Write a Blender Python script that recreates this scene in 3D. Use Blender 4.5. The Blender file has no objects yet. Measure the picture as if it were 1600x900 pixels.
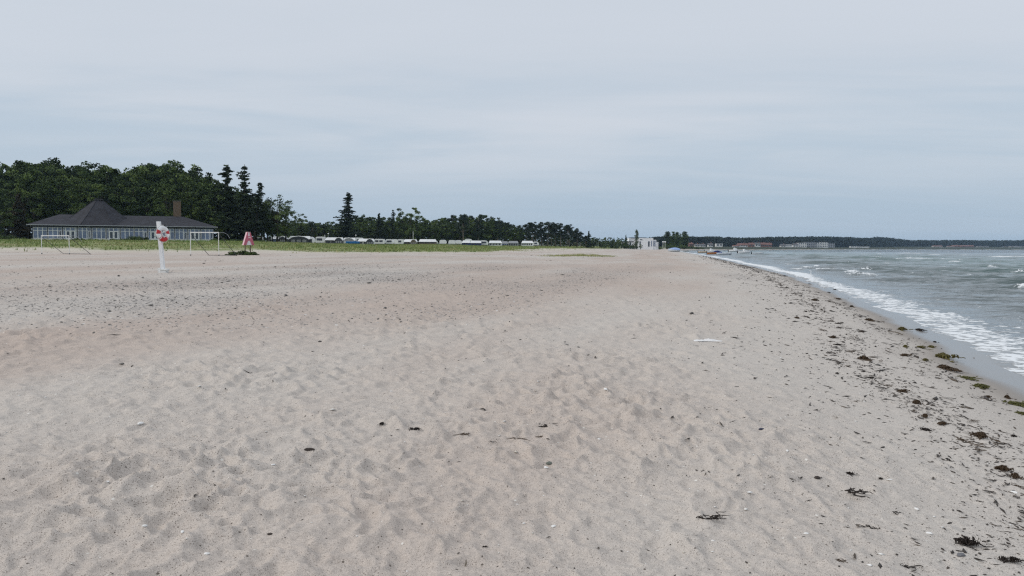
import bpy, bmesh, math, random
import numpy as np
from mathutils import Vector, Matrix, Euler

scene = bpy.context.scene
col = scene.collection
R = math.radians

# ------------------------------------------------------------------ camera
FPX = 1180.0                       # focal length in pixels of a 1600 px wide picture
CAM = Vector((0.0, 0.0, 1.6))
cam_data = bpy.data.cameras.new("camera")
cam = bpy.data.objects.new("camera", cam_data)
col.objects.link(cam)
cam_data.sensor_width = 36.0
cam_data.lens = FPX / 1600.0 * 36.0
cam_data.clip_start = 0.05
cam_data.clip_end = 30000.0
PITCH = math.atan((450 - 385.6) / FPX)
ROLL = R(0.24)
cam.matrix_world = Matrix.Translation(CAM) @ Matrix.Rotation(math.pi / 2 - PITCH, 4, 'X') @ Matrix.Rotation(ROLL, 4, 'Z')
CROT = cam.matrix_world.to_3x3()
scene.camera = cam

# ------------------------------------------------------------------ exposure and renderer
scene.view_settings.view_transform = 'Standard'
scene.view_settings.look = 'None'
scene.view_settings.exposure = 0.0
scene.view_settings.gamma = 1.0
scene.view_settings.use_curve_mapping = False
scene.render.engine = 'CYCLES'
cy = scene.cycles
cy.max_bounces = 5
cy.diffuse_bounces = 3
cy.glossy_bounces = 2
cy.transmission_bounces = 2
cy.transparent_max_bounces = 6
cy.volume_bounces = 0
cy.use_denoising = False
cy.use_adaptive_sampling = False
cy.pixel_filter_type = 'BLACKMAN_HARRIS'
cy.filter_width = 1.25

# ------------------------------------------------------------------ sky and sun
SUN_EL, SUN_AZ = R(35), R(-104)     # azimuth measured from +Y towards +X
world = bpy.data.worlds.new("World")
scene.world = world
world.use_nodes = True


class NT:
    """small wrapper to write node trees shortly"""
    def __init__(self, tree):
        self.t = tree

    def n(self, typ, **kw):
        node = self.t.nodes.new(typ)
        for k, v in kw.items():
            if k == 'i':
                for kk, vv in v.items():
                    s = node.inputs[kk]
                    if isinstance(vv, bpy.types.NodeSocket):
                        self.t.links.new(vv, s)
                    else:
                        s.default_value = vv
            else:
                setattr(node, k, v)
        return node

    def math(self, op, a, b=0.0, c=0.0, clamp=False):
        return self.n('ShaderNodeMath', operation=op, use_clamp=clamp, i={0: a, 1: b, 2: c}).outputs[0]

    def ramp(self, fac, stops, interp='LINEAR'):
        r = self.n('ShaderNodeValToRGB', i={0: fac})
        cr = r.color_ramp
        cr.interpolation = interp
        while len(cr.elements) < len(stops):
            cr.elements.new(0.5)
        for e, (p, c) in zip(cr.elements, stops):
            e.position = p
            if not hasattr(c, '__len__'):
                c = (c, c, c)
            e.color = (c[0], c[1], c[2], 1)
        return r.outputs[0]

    def mix(self, fac, a, b, blend='MIX'):
        m = self.n('ShaderNodeMix', data_type='RGBA', blend_type=blend)
        for idx, v in ((0, fac), (6, a), (7, b)):
            if isinstance(v, bpy.types.NodeSocket):
                self.t.links.new(v, m.inputs[idx])
            elif idx == 0:
                m.inputs[0].default_value = v
            else:
                m.inputs[idx].default_value = (v[0], v[1], v[2], 1)
        return m.outputs[2]

    def noise(self, vec, scale, detail=3, rough=0.5, dist=0.0):
        return self.n('ShaderNodeTexNoise', i={'Vector': vec, 'Scale': scale, 'Detail': detail, 'Roughness': rough, 'Distortion': dist}).outputs[0]

    def maprange(self, v, a, b, c=0.0, d=1.0, smooth=False):
        m = self.n('ShaderNodeMapRange', i={0: v, 1: a, 2: b, 3: c, 4: d})
        m.clamp = True
        if smooth:
            m.interpolation_type = 'SMOOTHSTEP'
        return m.outputs[0]

    def attr(self, name):
        return self.n('ShaderNodeAttribute', attribute_name=name).outputs['Fac']


def srgb(r, g, b):
    f = lambda v: v / 12.92 if v <= 0.04045 else ((v + 0.055) / 1.055) ** 2.4
    return (f(r / 255), f(g / 255), f(b / 255))


wt = world.node_tree
wt.nodes.clear()
w = NT(wt)
SKY_STRENGTH = 0.1
tc = w.n('ShaderNodeTexCoord')
sep = w.n('ShaderNodeSeparateXYZ', i={0: tc.outputs['Generated']})
zz = w.math('MAXIMUM', sep.outputs[2], 0.0)
nish = w.n('ShaderNodeTexSky', sky_type='NISHITA', sun_disc=False, sun_elevation=SUN_EL, sun_rotation=SUN_AZ, air_density=1.3, dust_density=2.0)
# cloud layer: the view direction projected on a plane overhead
den = w.math('ADD', zz, 0.07)
px_ = w.math('DIVIDE', sep.outputs[0], den)
py_ = w.math('DIVIDE', sep.outputs[1], den)
comb = w.n('ShaderNodeCombineXYZ', i={0: px_, 1: py_, 2: 0.0})
mp = w.n('ShaderNodeMapping', i={'Vector': comb.outputs[0], 'Rotation': (0, 0, R(-19)), 'Scale': (0.30, 0.55, 1.0), 'Location': (3.1, 1.45, 0)})
n1 = w.noise(mp.outputs[0], 0.9, 5.0, 0.52, 0.6)
mp2 = w.n('ShaderNodeMapping', i={'Vector': comb.outputs[0], 'Rotation': (0, 0, R(-14)), 'Scale': (0.5, 1.5, 1.0), 'Location': (8.0, 2.2, 0)})
n2 = w.noise(mp2.outputs[0], 1.1, 5.0, 0.55, 0.5)
grad = w.ramp(zz, [(0.0, srgb(173, 193, 212)), (0.06, srgb(176, 195, 213)), (0.13, srgb(191, 205, 219)),
                   (0.22, srgb(202, 211, 222)), (0.32, srgb(205, 213, 223)), (1.0, srgb(232, 234, 238))])
cl = w.math('ADD', w.math('MULTIPLY', n1, 0.72), w.math('MULTIPLY', n2, 0.28))
clf = w.maprange(cl, 0.36, 0.62, 0.0, 1.0, True)
# streaks fade out towards the horizon
vis = w.maprange(zz, 0.03, 0.17, 0.12, 1.0, True)
light = w.mix(w.math('MULTIPLY', w.math('MULTIPLY', clf, vis), 1.0), grad, srgb(209, 216, 226))
dk = w.maprange(cl, 0.50, 0.30, 0.0, 1.0, True)
both = w.mix(w.math('MULTIPLY', w.math('MULTIPLY', dk, vis), 0.8), light, srgb(186, 202, 218))
lum = w.math('MULTIPLY', w.math('ADD', 1.0, w.math('MULTIPLY', w.math('MAXIMUM', w.math('SUBTRACT', zz, 0.3), 0.0), 0.4)), 1.0 / SKY_STRENGTH)
bright = w.n('ShaderNodeVectorMath', operation='SCALE', i={0: both, 'Scale': lum}).outputs[0]
final = w.mix(0.94, nish.outputs[0], bright)
bg = w.n('ShaderNodeBackground', i={'Color': final, 'Strength': SKY_STRENGTH})
wo = w.n('ShaderNodeOutputWorld', i={'Surface': bg.outputs[0]})

sun_data = bpy.data.lights.new("sun", 'SUN')
sun_data.energy = 1.5
sun_data.angle = R(34)
sun_data.color = (1.0, 0.96, 0.9)
sun = bpy.data.objects.new("sun", sun_data)
col.objects.link(sun)
sd = Vector((math.sin(SUN_AZ) * math.cos(SUN_EL), math.cos(SUN_AZ) * math.cos(SUN_EL), math.sin(SUN_EL)))
sun.rotation_euler = sd.to_track_quat('Z', 'Y').to_euler()
sun.location = (0, 0, 40)

HAZE_DENSITY = 0.8e-4


# ------------------------------------------------------------------ materials
def principled(name, color=(0.5, 0.5, 0.5), rough=0.6, spec=0.3, metallic=0.0, var=0.0, vscale=4.0, bump=0.0, bscale=20.0):
    m = bpy.data.materials.new(name)
    m.use_nodes = True
    t = NT(m.node_tree)
    b = m.node_tree.nodes['Principled BSDF']
    b.inputs['Roughness'].default_value = rough
    b.inputs['Specular IOR Level'].default_value = spec
    b.inputs['Metallic'].default_value = metallic
    co = t.n('ShaderNodeTexCoord').outputs['Object']
    nz = t.noise(co, vscale, 4, 0.6)
    lo = tuple(c * (1 - var) for c in color)
    hi = tuple(min(1, c * (1 + var)) for c in color)
    c = t.ramp(nz, [(0.3, lo), (0.7, hi)])
    m.node_tree.links.new(c, b.inputs['Base Color'])
    if bump:
        bn = t.noise(co, bscale, 4, 0.6)
        bp = t.n('ShaderNodeBump', i={'Strength': bump, 'Distance': 0.02, 'Height': bn})
        m.node_tree.links.new(bp.outputs[0], b.inputs['Normal'])
    return m


MAT = {}


def mat(key, *a, **k):
    if key not in MAT:
        MAT[key] = principled(key, *a, **k)
    return MAT[key]


# ------------------------------------------------------------------ mesh helpers
def mesh_np(name, verts, faces, material=None, smooth=False, attrs=None):
    verts = np.ascontiguousarray(verts, dtype=np.float32)
    faces = np.ascontiguousarray(faces, dtype=np.int32)
    me = bpy.data.meshes.new(name)
    me.vertices.add(len(verts))
    me.vertices.foreach_set('co', verts.ravel())
    k = faces.shape[1]
    me.loops.add(faces.size)
    me.loops.foreach_set('vertex_index', faces.ravel())
    me.polygons.add(len(faces))
    me.polygons.foreach_set('loop_start', np.arange(0, faces.size, k, dtype=np.int32))
    if smooth:
        me.polygons.foreach_set('use_smooth', np.ones(len(faces), dtype=bool))
    if attrs:
        for an, av in attrs.items():
            a = me.attributes.new(an, 'FLOAT', 'POINT')
            a.data.foreach_set('value', np.ascontiguousarray(av, dtype=np.float32))
    me.update(calc_edges=True)
    if material:
        me.materials.append(material)
    return me


def link(name, me, parent=None, loc=None):
    o = bpy.data.objects.new(name, me)
    col.objects.link(o)
    if parent is not None:
        o.parent = parent
    if loc is not None:
        o.location = loc
    return o


def tag(o, label=None, cat=None, group=None, kind=None):
    if label: o['label'] = label
    if cat: o['category'] = cat
    if group: o['group'] = group
    if kind: o['kind'] = kind
    return o


def empty(name, loc=(0, 0, 0), rz=0.0, scale=1.0):
    o = bpy.data.objects.new(name, None)
    o.empty_display_size = 0.3
    col.objects.link(o)
    o.location = loc
    o.rotation_euler = (0, 0, rz)
    o.scale = (scale,) * 3 if not hasattr(scale, '__len__') else scale
    return o


def kids(o):
    return [c for c in bpy.data.objects if c.parent is o]


def copy_tree(o, parent=None):
    c = o.copy()
    col.objects.link(c)
    if parent is not None:
        c.parent = parent
    for ch in list(o.children):
        copy_tree(ch, c)
    return c


class MB:
    """collects boxes, prisms and tubes into ONE mesh"""
    def __init__(self):
        self.v, self.f = [], []

    def box(self, x0, x1, y0, y1, z0, z1):
        b = len(self.v)
        self.v += [(x, y, z) for z in (z0, z1) for y in (y0, y1) for x in (x0, x1)]
        self.f += [tuple(b + i for i in q) for q in ((0, 2, 3, 1), (4, 5, 7, 6), (0, 1, 5, 4), (2, 6, 7, 3), (0, 4, 6, 2), (1, 3, 7, 5))]
        return self

    def poly(self, pts, faces):
        b = len(self.v)
        self.v += [tuple(p) for p in pts]
        self.f += [tuple(b + i for i in q) for q in faces]
        return self

    def extrude(self, outline, y0, y1):
        """outline: list of (x, z), counter-clockwise seen from -Y"""
        n = len(outline)
        b = len(self.v)
        self.v += [(x, y0, z) for x, z in outline] + [(x, y1, z) for x, z in outline]
        self.f.append(tuple(b + i for i in range(n)))
        self.f.append(tuple(b + n + i for i in reversed(range(n))))
        for i in range(n):
            j = (i + 1) % n
            self.f.append((b + i, b + n + i, b + n + j, b + j))
        return self

    def tube(self, pts, radii, n=6, caps=True):
        b = len(self.v)
        pts = [Vector(p) for p in pts]
        if not hasattr(radii, '__len__'):
            radii = [radii] * len(pts)
        for i, p in enumerate(pts):
            d = (pts[min(i + 1, len(pts) - 1)] - pts[max(i - 1, 0)])
            d = d.normalized() if d.length > 1e-9 else Vector((0, 0, 1))
            u = d.cross(Vector((0, 0, 1)) if abs(d.z) < 0.9 else Vector((1, 0, 0))).normalized()
            w_ = d.cross(u)
            for k in range(n):
                a = 2 * math.pi * k / n
                self.v.append(tuple(p + (u * math.cos(a) + w_ * math.sin(a)) * radii[i]))
        for i in range(len(pts) - 1):
            for k in range(n):
                k2 = (k + 1) % n
                self.f.append((b + i * n + k, b + i * n + k2, b + (i + 1) * n + k2, b + (i + 1) * n + k))
        if caps:
            self.f.append(tuple(b + k for k in reversed(range(n))))
            e = b + (len(pts) - 1) * n
            self.f.append(tuple(e + k for k in range(n)))
        return self

    def mesh(self, name, material, bevel=0.0, smooth=False):
        me = bpy.data.meshes.new(name)
        me.from_pydata(self.v, [], self.f)
        bm = bmesh.new()
        bm.from_mesh(me)
        bmesh.ops.recalc_face_normals(bm, faces=bm.faces)
        if bevel:
            bmesh.ops.bevel(bm, geom=list(bm.edges), offset=bevel, segments=2, affect='EDGES', clamp_overlap=True)
        bm.to_mesh(me)
        bm.free()
        if smooth:
            me.polygons.foreach_set('use_smooth', [True] * len(me.polygons))
        if material:
            me.materials.append(material)
        return me

    def build(self, name, material, parent=None, bevel=0.0, smooth=False, loc=None):
        return link(name, self.mesh(name, material, bevel, smooth), parent, loc)


# ------------------------------------------------------------------ numpy noise
_rs = np.random.RandomState(7)
_perm = np.concatenate([_rs.permutation(256)] * 3).astype(np.int64)
_gr = np.stack([np.cos(np.arange(256) * 2.399963), np.sin(np.arange(256) * 2.399963)], 1)


def perlin(x, y, seed=0):
    x = np.asarray(x, float) + seed * 17.37
    y = np.asarray(y, float) - seed * 9.11
    xi, yi = np.floor(x).astype(np.int64), np.floor(y).astype(np.int64)
    xf, yf = x - xi, y - yi
    u = xf ** 3 * (xf * (xf * 6 - 15) + 10)
    v = yf ** 3 * (yf * (yf * 6 - 15) + 10)

    def g(ix, iy, dx, dy):
        h = _perm[_perm[ix & 255] + (iy & 255)]
        return _gr[h, 0] * dx + _gr[h, 1] * dy
    a = g(xi, yi, xf, yf); b = g(xi + 1, yi, xf - 1, yf)
    c = g(xi, yi + 1, xf, yf - 1); d = g(xi + 1, yi + 1, xf - 1, yf - 1)
    return ((a * (1 - u) + b * u) * (1 - v) + (c * (1 - u) + d * u) * v) * 1.5


def fbm(x, y, octs=3, seed=0, rough=0.5):
    t, a, s = 0, 1.0, 0
    for i in range(octs):
        t = t + a * perlin(x * 2 ** i, y * 2 ** i, seed + i * 3)
        s += a
        a *= rough
    return t / s


def dimples(x, y, seed=0):
    """trampled sand: the lower envelope of randomly sized bowls, sharp crests between them"""
    xi, yi = np.floor(x).astype(np.int64), np.floor(y).astype(np.int64)
    out = np.full(x.shape, 9.0)
    for dx in (-1, 0, 1):
        for dy in (-1, 0, 1):
            cx, cy_ = xi + dx, yi + dy
            h = _perm[_perm[(cx + seed * 31) & 255] + (cy_ & 255)]
            h2 = _perm[h + 57]
            h3 = _perm[h2 + 101]
            d2 = (cx + (h + .5) / 256 - x) ** 2 + (cy_ + (h2 + .5) / 256 - y) ** 2
            v = d2 * (0.30 + 0.8 * h3 / 256.0) + 0.22 * ((h3 * 7) % 256) / 256.0
            # polynomial smooth minimum keeps the crests narrow but not knife sharp
            k_ = 0.035
            hh = np.clip(0.5 + 0.5 * (out - v) / k_, 0, 1)
            out = out * (1 - hh) + v * hh - k_ * hh * (1 - hh)
    return out


def sstep(a, b, x):
    t = np.clip((x - a) / (b - a), 0, 1)
    return t * t * (3 - 2 * t)


def chaikin(p, n=2):
    p = [np.array(q, float) for q in p]
    for _ in range(n):
        o = [p[0]]
        for a, b in zip(p[:-1], p[1:]):
            o += [a * .75 + b * .25, a * .25 + b * .75]
        o.append(p[-1])
        p = o
    return np.array(p)


def signed_dist(x, y, line):
    """distance to a polyline, positive on its left-hand side"""
    best = np.full(x.shape, 1e12); sg = np.ones(x.shape)
    for (ax, ay), (bx, by) in zip(line[:-1], line[1:]):
        dx, dy = bx - ax, by - ay
        t = np.clip(((x - ax) * dx + (y - ay) * dy) / (dx * dx + dy * dy), 0, 1)
        ex, ey = x - ax - t * dx, y - ay - t * dy
        d = ex * ex + ey * ey
        m = d < best
        best = np.where(m, d, best)
        sg = np.where(m, np.where(dx * ey - dy * ex > 0, 1.0, -1.0), sg)
    return np.sqrt(best) * sg


SHORE = chaikin([(-3, -400), (-1, -40), (3.6, -4), (5.2, 3), (7.4, 11.3), (9.6, 17.7), (14.7, 35), (21.3, 59), (32, 107), (52, 206), (90, 413),
                 (114, 520), (165, 640), (290, 820), (440, 1080), (720, 1480), (1150, 1800), (2100, 2250), (6500, 2900)], 2)
DUNE = chaikin([(-700, 20), (-200, 76), (-62, 88), (-40, 94), (-20, 106), (-9, 125), (-3, 152), (18, 232), (50, 370), (70, 450),
                (94, 530), (140, 650), (255, 830), (410, 1100), (690, 1510), (1130, 1840), (2090, 2300), (6400, 2960)], 2)
WATER_Z = -0.5


def shore_s(x, y):
    s = signed_dist(x, y, SHORE)
    r = np.hypot(x, y)
    lob = 0.28 * perlin(y * 0.16, x * 0 + 3.3, 5) + 0.12 * perlin(y * 0.55, x * 0 + 1.3, 6)
    return s + lob * (1 - sstep(120, 400, r)) + 0.62 * (1 - sstep(40, 110, r))


def height(x, y, parts=False, relief=True):
    x = np.asarray(x, float); y = np.asarray(y, float)
    s = shore_s(x, y)
    t = signed_dist(x, y, DUNE)
    r = np.hypot(x, y)
    z = np.interp(s, [-400, -60, -15, -3, 0, .6, 1.2, 2.4, 4.5, 7, 14, 30, 60, 110],
                  [-6.5, -3.2, -1.4, -.72, -.5, -.445, -.37, -.2, -.02, .04, .13, .40, .58, .72])
    t2 = t + 5 * fbm(x * 0.03, y * 0.03, 2, 11)
    col_ = x / np.maximum(y, 1.0)           # the dune is lower in front of the camp site than by the pavilion
    low = 1 - np.interp(col_, [-.34, -.24, -.19, -.15, -.09, -.05, .02, .1], [0, .19, .25, .20, .06, .20, .15, 0]) * (y > 30)
    z = z + np.interp(t2, [-14, 0, 6, 18, 32, 60, 100], [0, .06, .28, .85, 1.35, 1.62, 1.7]) * sstep(-20, 30, s + 10) * low
    z = z + 0.12 * fbm(x * 0.05, y * 0.08, 3, 21) * sstep(8, 40, s)
    z = z + 0.30 * fbm(x * 0.09, y * 0.12, 3, 22) * sstep(5, 25, t)
    # the wooded rise beyond the bay
    z = z + np.interp(s, [60, 160, 700], [0, 2.5, 14]) * sstep(800, 1500, r)
    if relief:
        fade = 1 - sstep(28, 55, r)
        dry = sstep(1.5, 6.5, s) * 0.85 + 0.15 * sstep(0.2, 1.5, s)
        if np.any(fade > 0):
            k = fade > 0
            xx, yy = x[k], y[k]
            wx = xx + 0.10 * perlin(xx * 2.1, yy * 2.1, 31) + 0.04 * perlin(xx * 6, yy * 6, 32)
            wy = yy + 0.10 * perlin(xx * 2.1, yy * 2.1, 33) + 0.04 * perlin(xx * 6, yy * 6, 34)
            rk = r[k]
            fb_, fc_ = 1 - sstep(16, 30, rk), 1 - sstep(7, 15, rk)
            amp = 0.5 + 0.9 * np.clip(fbm(xx * 0.35, yy * 0.35, 2, 41) + 0.2, 0, 1)
            rel = 0.10 * dimples(wx * 3.0, wy * 3.5, 1) * amp
            rel += 0.12 * dimples(wx * 6.2 + 7, wy * 6.0 + 3, 2) * amp * fb_
            rel += 0.07 * dimples(wx * 11.5 + 3, wy * 10.5 + 9, 3) * amp * fc_
            # ragged wind ripples
            rel += 0.022 * fbm(xx * 2.2, yy * 4.0, 4, 43) + 0.03 * fbm(xx * 0.8, yy * 1.1, 2, 44)
            rel += 0.012 * fbm(xx * 13, yy * 15, 2, 45) * fc_
            z[k] += rel * fade[k] * dry[k]
    if parts:
        return z, s, t, t2
    return z


def hz(x, y, relief=True):
    return float(height(np.array([x]), np.array([y]), relief=relief)[0])


def ray(px, py):
    return (CROT @ Vector(((px - 800) / FPX, -(py - 450) / FPX, -1.0)))


_tt = np.concatenate([np.geomspace(1.5, 60, 2500), np.geomspace(60.2, 3000, 2500)])


def ground_at(px, py):
    """the point of the ground seen in photograph pixel (px, py)"""
    d = ray(px, py)
    x, y, z = d.x * _tt, d.y * _tt, CAM.z + d.z * _tt
    h = height(x, y)
    i = np.argmax(z < h)
    return Vector((x[i], y[i], h[i]))


def water_at(px, py):
    d = ray(px, py)
    k = (WATER_Z - CAM.z) / d.z
    return Vector((d.x * k, d.y * k, WATER_Z))


def at(px, py, dist):
    """the point at forward distance dist seen in pixel (px, py)"""
    d = ray(px, py)
    k = dist / d.y
    return Vector((d.x * k, dist, CAM.z + d.z * k))

# ================================================================== GROUND
rng = np.random.RandomState(3)


def rows(r0, r1, rate):
    out = [r0]
    while out[-1] < r1:
        out.append(out[-1] * (1 + rate(out[-1])))
    return np.array(out)


gr = rows(1.5, 5400, lambda r: float(np.interp(r, [0, 12, 40, 150, 600, 1500], [.0042, .0042, .012, .02, .035, .05])))
ga = np.concatenate([np.arange(-38, 38.001, 0.142), np.arange(41, 320.5, 3.0)]) * math.pi / 180
NA, NR = len(ga), len(gr)
AA, RR = np.meshgrid(ga, gr)
X, Y = (RR * np.sin(AA)).ravel(), (RR * np.cos(AA)).ravel()
Z, S, T, T2 = height(X, Y, parts=True)
idx = np.arange(NA * NR).reshape(NR, NA)
nxt = np.roll(idx, -1, 1)
F = np.stack([idx[:-1].ravel(), idx[1:].ravel(), nxt[1:].ravel(), nxt[:-1].ravel()], 1)
# the hole under the camera is closed by a small fan (as degenerate-free quads around the centre)
cz = hz(0, 0)
V = np.stack([X, Y, Z], 1)
V = np.vstack([V, [[0, 0, cz]]])
cc = len(V) - 1
fan = [[cc, idx[0, i], idx[0, (i + 1) % NA], idx[0, (i + 2) % NA]] for i in range(0, NA - 1, 2)]
if NA % 2:
    fan.append([cc, idx[0, NA - 1], idx[0, 0], idx[0, 1]])
    fan[0] = [cc, idx[0, 1], idx[0, 2], idx[0, 3]]
    fan = fan[:1] + [[cc, idx[0, i], idx[0, i + 1], idx[0, (i + 2) % NA]] for i in range(3, NA - 1, 2)] + fan[-1:]
F = np.vstack([F, np.array(fan)])[:, ::-1]


def grass_mask(x, y, t2):
    n = fbm(x * 0.11, y * 0.16, 3, 51)
    n2 = fbm(x * 0.5, y * 0.7, 2, 52)
    px = 800 + FPX * x / np.maximum(y, 1)
    start = np.interp(px, [-50, 60, 200, 260, 400, 430, 760, 860, 1000, 1100], [13, 14, 7, 5, 9, 7, 2.5, 14, 5, 3])
    g = sstep(-2.5, 3.5, t2 - start + n * 5 + n2 * 2)
    return g * (y > 20)


GM = grass_mask(X, Y, T2)
RRv = np.hypot(X, Y)
wet = 1 - sstep(0.45, 1.35, S + 0.22 * fbm(X * 0.5, Y * 0.5, 2, 61))
wet2 = 1 - sstep(0.7, 2.2, S + 0.5 * fbm(X * 0.4, Y * 0.4, 2, 64))
gravel = np.interp(S, [9, 13, 22, 28, 36], [0, .8, 1, .5, 0]) * sstep(11, 18, Y) * (1 - sstep(40, 62, Y))
gravel = gravel * sstep(-0.35, 0.35, fbm(S * 0.16, Y * 0.06, 3, 62))
gravel = np.maximum(gravel, 0.4 * sstep(.1, .5, fbm(S * 0.22, Y * 0.05, 3, 66)) * sstep(14, 30, Y) * (S > 3) * (T < 0))
warm = sstep(-0.4, 0.5, fbm(S * 0.17 + 4, Y * 0.045, 3, 63) + 0.25 * np.interp(S, [0, 5, 6.5, 8.5, 15, 19, 26, 40], [-1.6, -1.4, -.5, .9, 1.0, -.1, .0, .4]))
warm = warm * sstep(1.5, 5, S)
pale = sstep(-6, 8, T2) * (Y > 20)
scrub = sstep(2, 9, S) * sstep(620, 760, RRv) * (Y > 0)
ATT = {'grassiness': np.append(GM, 0), 'wet': np.append(wet, 0), 'damp': np.append(wet2, 0), 'gravel': np.append(gravel, 0),
       'warm': np.append(warm, .5), 'pale': np.append(pale, 0), 'scrub': np.append(scrub, 0), 'coarse': np.append(sstep(12, 40, RRv), 0)}

m = bpy.data.materials.new('beach_sand')
m.use_nodes = True
t = NT(m.node_tree)
B = m.node_tree.nodes['Principled BSDF']
obj_co = t.n('ShaderNodeTexCoord').outputs['Object']
warm_a, wet_a, damp_a, grav_a, grs_a, pale_a = [t.attr(k) for k in ('warm', 'wet', 'damp', 'gravel', 'grassiness', 'pale')]
patch = t.noise(obj_co, 0.9, 5, 0.62)
wf = t.math('ADD', t.math('MULTIPLY', warm_a, 1.0), t.math('MULTIPLY', t.math('SUBTRACT', patch, 0.5), 0.45), clamp=True)
SANDC = (0.520, 0.476, 0.430)
SANDW = (0.465, 0.390, 0.338)
c = t.mix(wf, SANDC, SANDW)
c = t.mix(pale_a, c, (0.53, 0.485, 0.41))
# grains
g1 = t.noise(obj_co, 260, 3, 0.7)
c = t.mix(1.0, c, t.ramp(g1, [(0.3, 0.48), (0.5, 1.0), (0.72, 1.30)]), 'MULTIPLY')
g2 = t.noise(obj_co, 34, 5, 0.75)
c = t.mix(1.0, c, t.ramp(g2, [(0.28, 0.80), (0.5, 1.0), (0.75, 1.08)]), 'MULTIPLY')


def specks(scale, size, share, seed):
    mp_ = t.n('ShaderNodeMapping', i={'Vector': obj_co, 'Location': (seed, seed * 2.1, 0)})
    v = t.n('ShaderNodeTexVoronoi', feature='F1', i={'Vector': mp_.outputs[0], 'Scale': scale, 'Randomness': 1.0})
    s_ = t.n('ShaderNodeSeparateColor', i={0: v.outputs['Color']})
    rad = t.math('MULTIPLY', s_.outputs[1], size)
    inside = t.math('LESS_THAN', v.outputs['Distance'], rad)
    return t.math('MULTIPLY', inside, t.math('LESS_THAN', s_.outputs[0], share)), s_.outputs[2]


dens = t.noise(obj_co, 0.55, 4, 0.6)
k1, _ = specks(110, 0.42, 0.72, 1.3)
k1 = t.math('MULTIPLY', k1, t.maprange(dens, 0.32, 0.62, 0.25, 1.0))
c = t.mix(t.math('MULTIPLY', k1, 0.85), c, (0.10, 0.075, 0.06))
k2, _ = specks(43, 0.30, 0.13, 4.7)
c = t.mix(t.math('MULTIPLY', k2, 0.8), c, (0.07, 0.055, 0.045))
k3, _ = specks(24, 0.24, 0.05, 9.1)
c = t.mix(k3, c, (0.66, 0.63, 0.58))
# gravel: stones of many greys bedded in the sand
vg = t.n('ShaderNodeTexVoronoi', feature='F1', i={'Vector': obj_co, 'Scale': 17.0})
vs = t.n('ShaderNodeSeparateColor', i={0: vg.outputs['Color']})
stone = t.ramp(vs.outputs[0], [(0.0, (.07, .065, .06)), (0.35, (.19, .175, .165)), (0.7, (.30, .28, .265)), (0.93, (.42, .39, .37)), (1.0, (.62, .60, .57))])
sf = t.math('MULTIPLY', t.math('LESS_THAN', vg.outputs['Distance'], 0.52), t.math('LESS_THAN', vs.outputs[1], t.math('MULTIPLY', grav_a, 0.62)))
c = t.mix(sf, c, stone)
c = t.mix(t.math('MULTIPLY', grav_a, 0.30), c, (.24, .225, .215))
# ground under the grass
gn = t.noise(obj_co, 0.35, 5, 0.65)
gc = t.ramp(gn, [(0.3, (.13, .18, .055)), (0.5, (.19, .225, .085)), (0.68, (.31, .28, .165))])
c = t.mix(grs_a, c, gc)
c = t.mix(t.attr('scrub'), c, t.ramp(gn, [(.3, (.022, .030, .018)), (.7, (.055, .062, .034))]))
c = t.mix(t.math('MULTIPLY', damp_a, 0.42), c, (.215, .19, .165))
c = t.mix(t.math('MULTIPLY', wet_a, 0.88), c, (.150, .125, .104))
m.node_tree.links.new(c, B.inputs['Base Color'])
m.node_tree.links.new(t.maprange(wet_a, 0.3, 1.0, 0.9, 0.16), B.inputs['Roughness'])
m.node_tree.links.new(t.maprange(wet_a, 0.3, 1.0, 0.15, 0.6), B.inputs['Specular IOR Level'])
b1 = t.noise(obj_co, 60, 6, 0.7)
b2 = t.noise(t.n('ShaderNodeMapping', i={'Vector': obj_co, 'Scale': (1.0, 1.35, 1)}).outputs[0], 2.6, 6, 0.6)
hsum = t.math('ADD', t.math('MULTIPLY', b1, 0.007), t.math('MULTIPLY', b2, t.math('MULTIPLY', t.attr('coarse'), 0.085)))
bstr = t.maprange(wet_a, 0.0, 0.8, 0.8, 0.05)
bp = t.n('ShaderNodeBump', i={'Strength': bstr, 'Distance': 1.0, 'Height': hsum})
m.node_tree.links.new(bp.outputs[0], B.inputs['Normal'])
me = mesh_np('ground', V, F, m, True, ATT)
ground = tag(link('ground', me), 'pale sandy beach rising to grassy dunes', 'beach', kind='structure')

# ================================================================== SEA
wr = rows(6.0, 5300, lambda r: float(np.interp(r, [0, 30, 300, 1000, 3000], [.005, .0055, .008, .02, .05])))
wa = np.concatenate([np.arange(4, 39, 0.15), np.arange(40, 125, 3.0)]) * math.pi / 180
AA, RR = np.meshgrid(wa, wr)
WX, WY = (RR * np.sin(AA)).ravel(), (RR * np.cos(AA)).ravel()
WS = shore_s(WX, WY)
wd = -WS                                        # distance out from the water's edge
WRr = np.hypot(WX, WY)
sp = np.interp(WRr, [0, 30, 300, 1000, 3000], [.005, .0055, .008, .02, .05]) * WRr
amp0 = 0.06 * sstep(0.4, 2, wd) + 0.5 * sstep(1.5, 6, wd) + 0.44 * sstep(4, 14, wd)
WZ = np.zeros_like(WX)
crest_env = 0.35 + 0.9 * np.clip(fbm(WX * 0.045, WY * 0.06, 3, 71) + 0.25, 0, 1.2)
wxx = WX + 1.1 * fbm(WX * 0.12, WY * 0.12, 2, 72)
wyy = WY + 1.1 * fbm(WX * 0.12, WY * 0.12, 2, 73)
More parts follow.
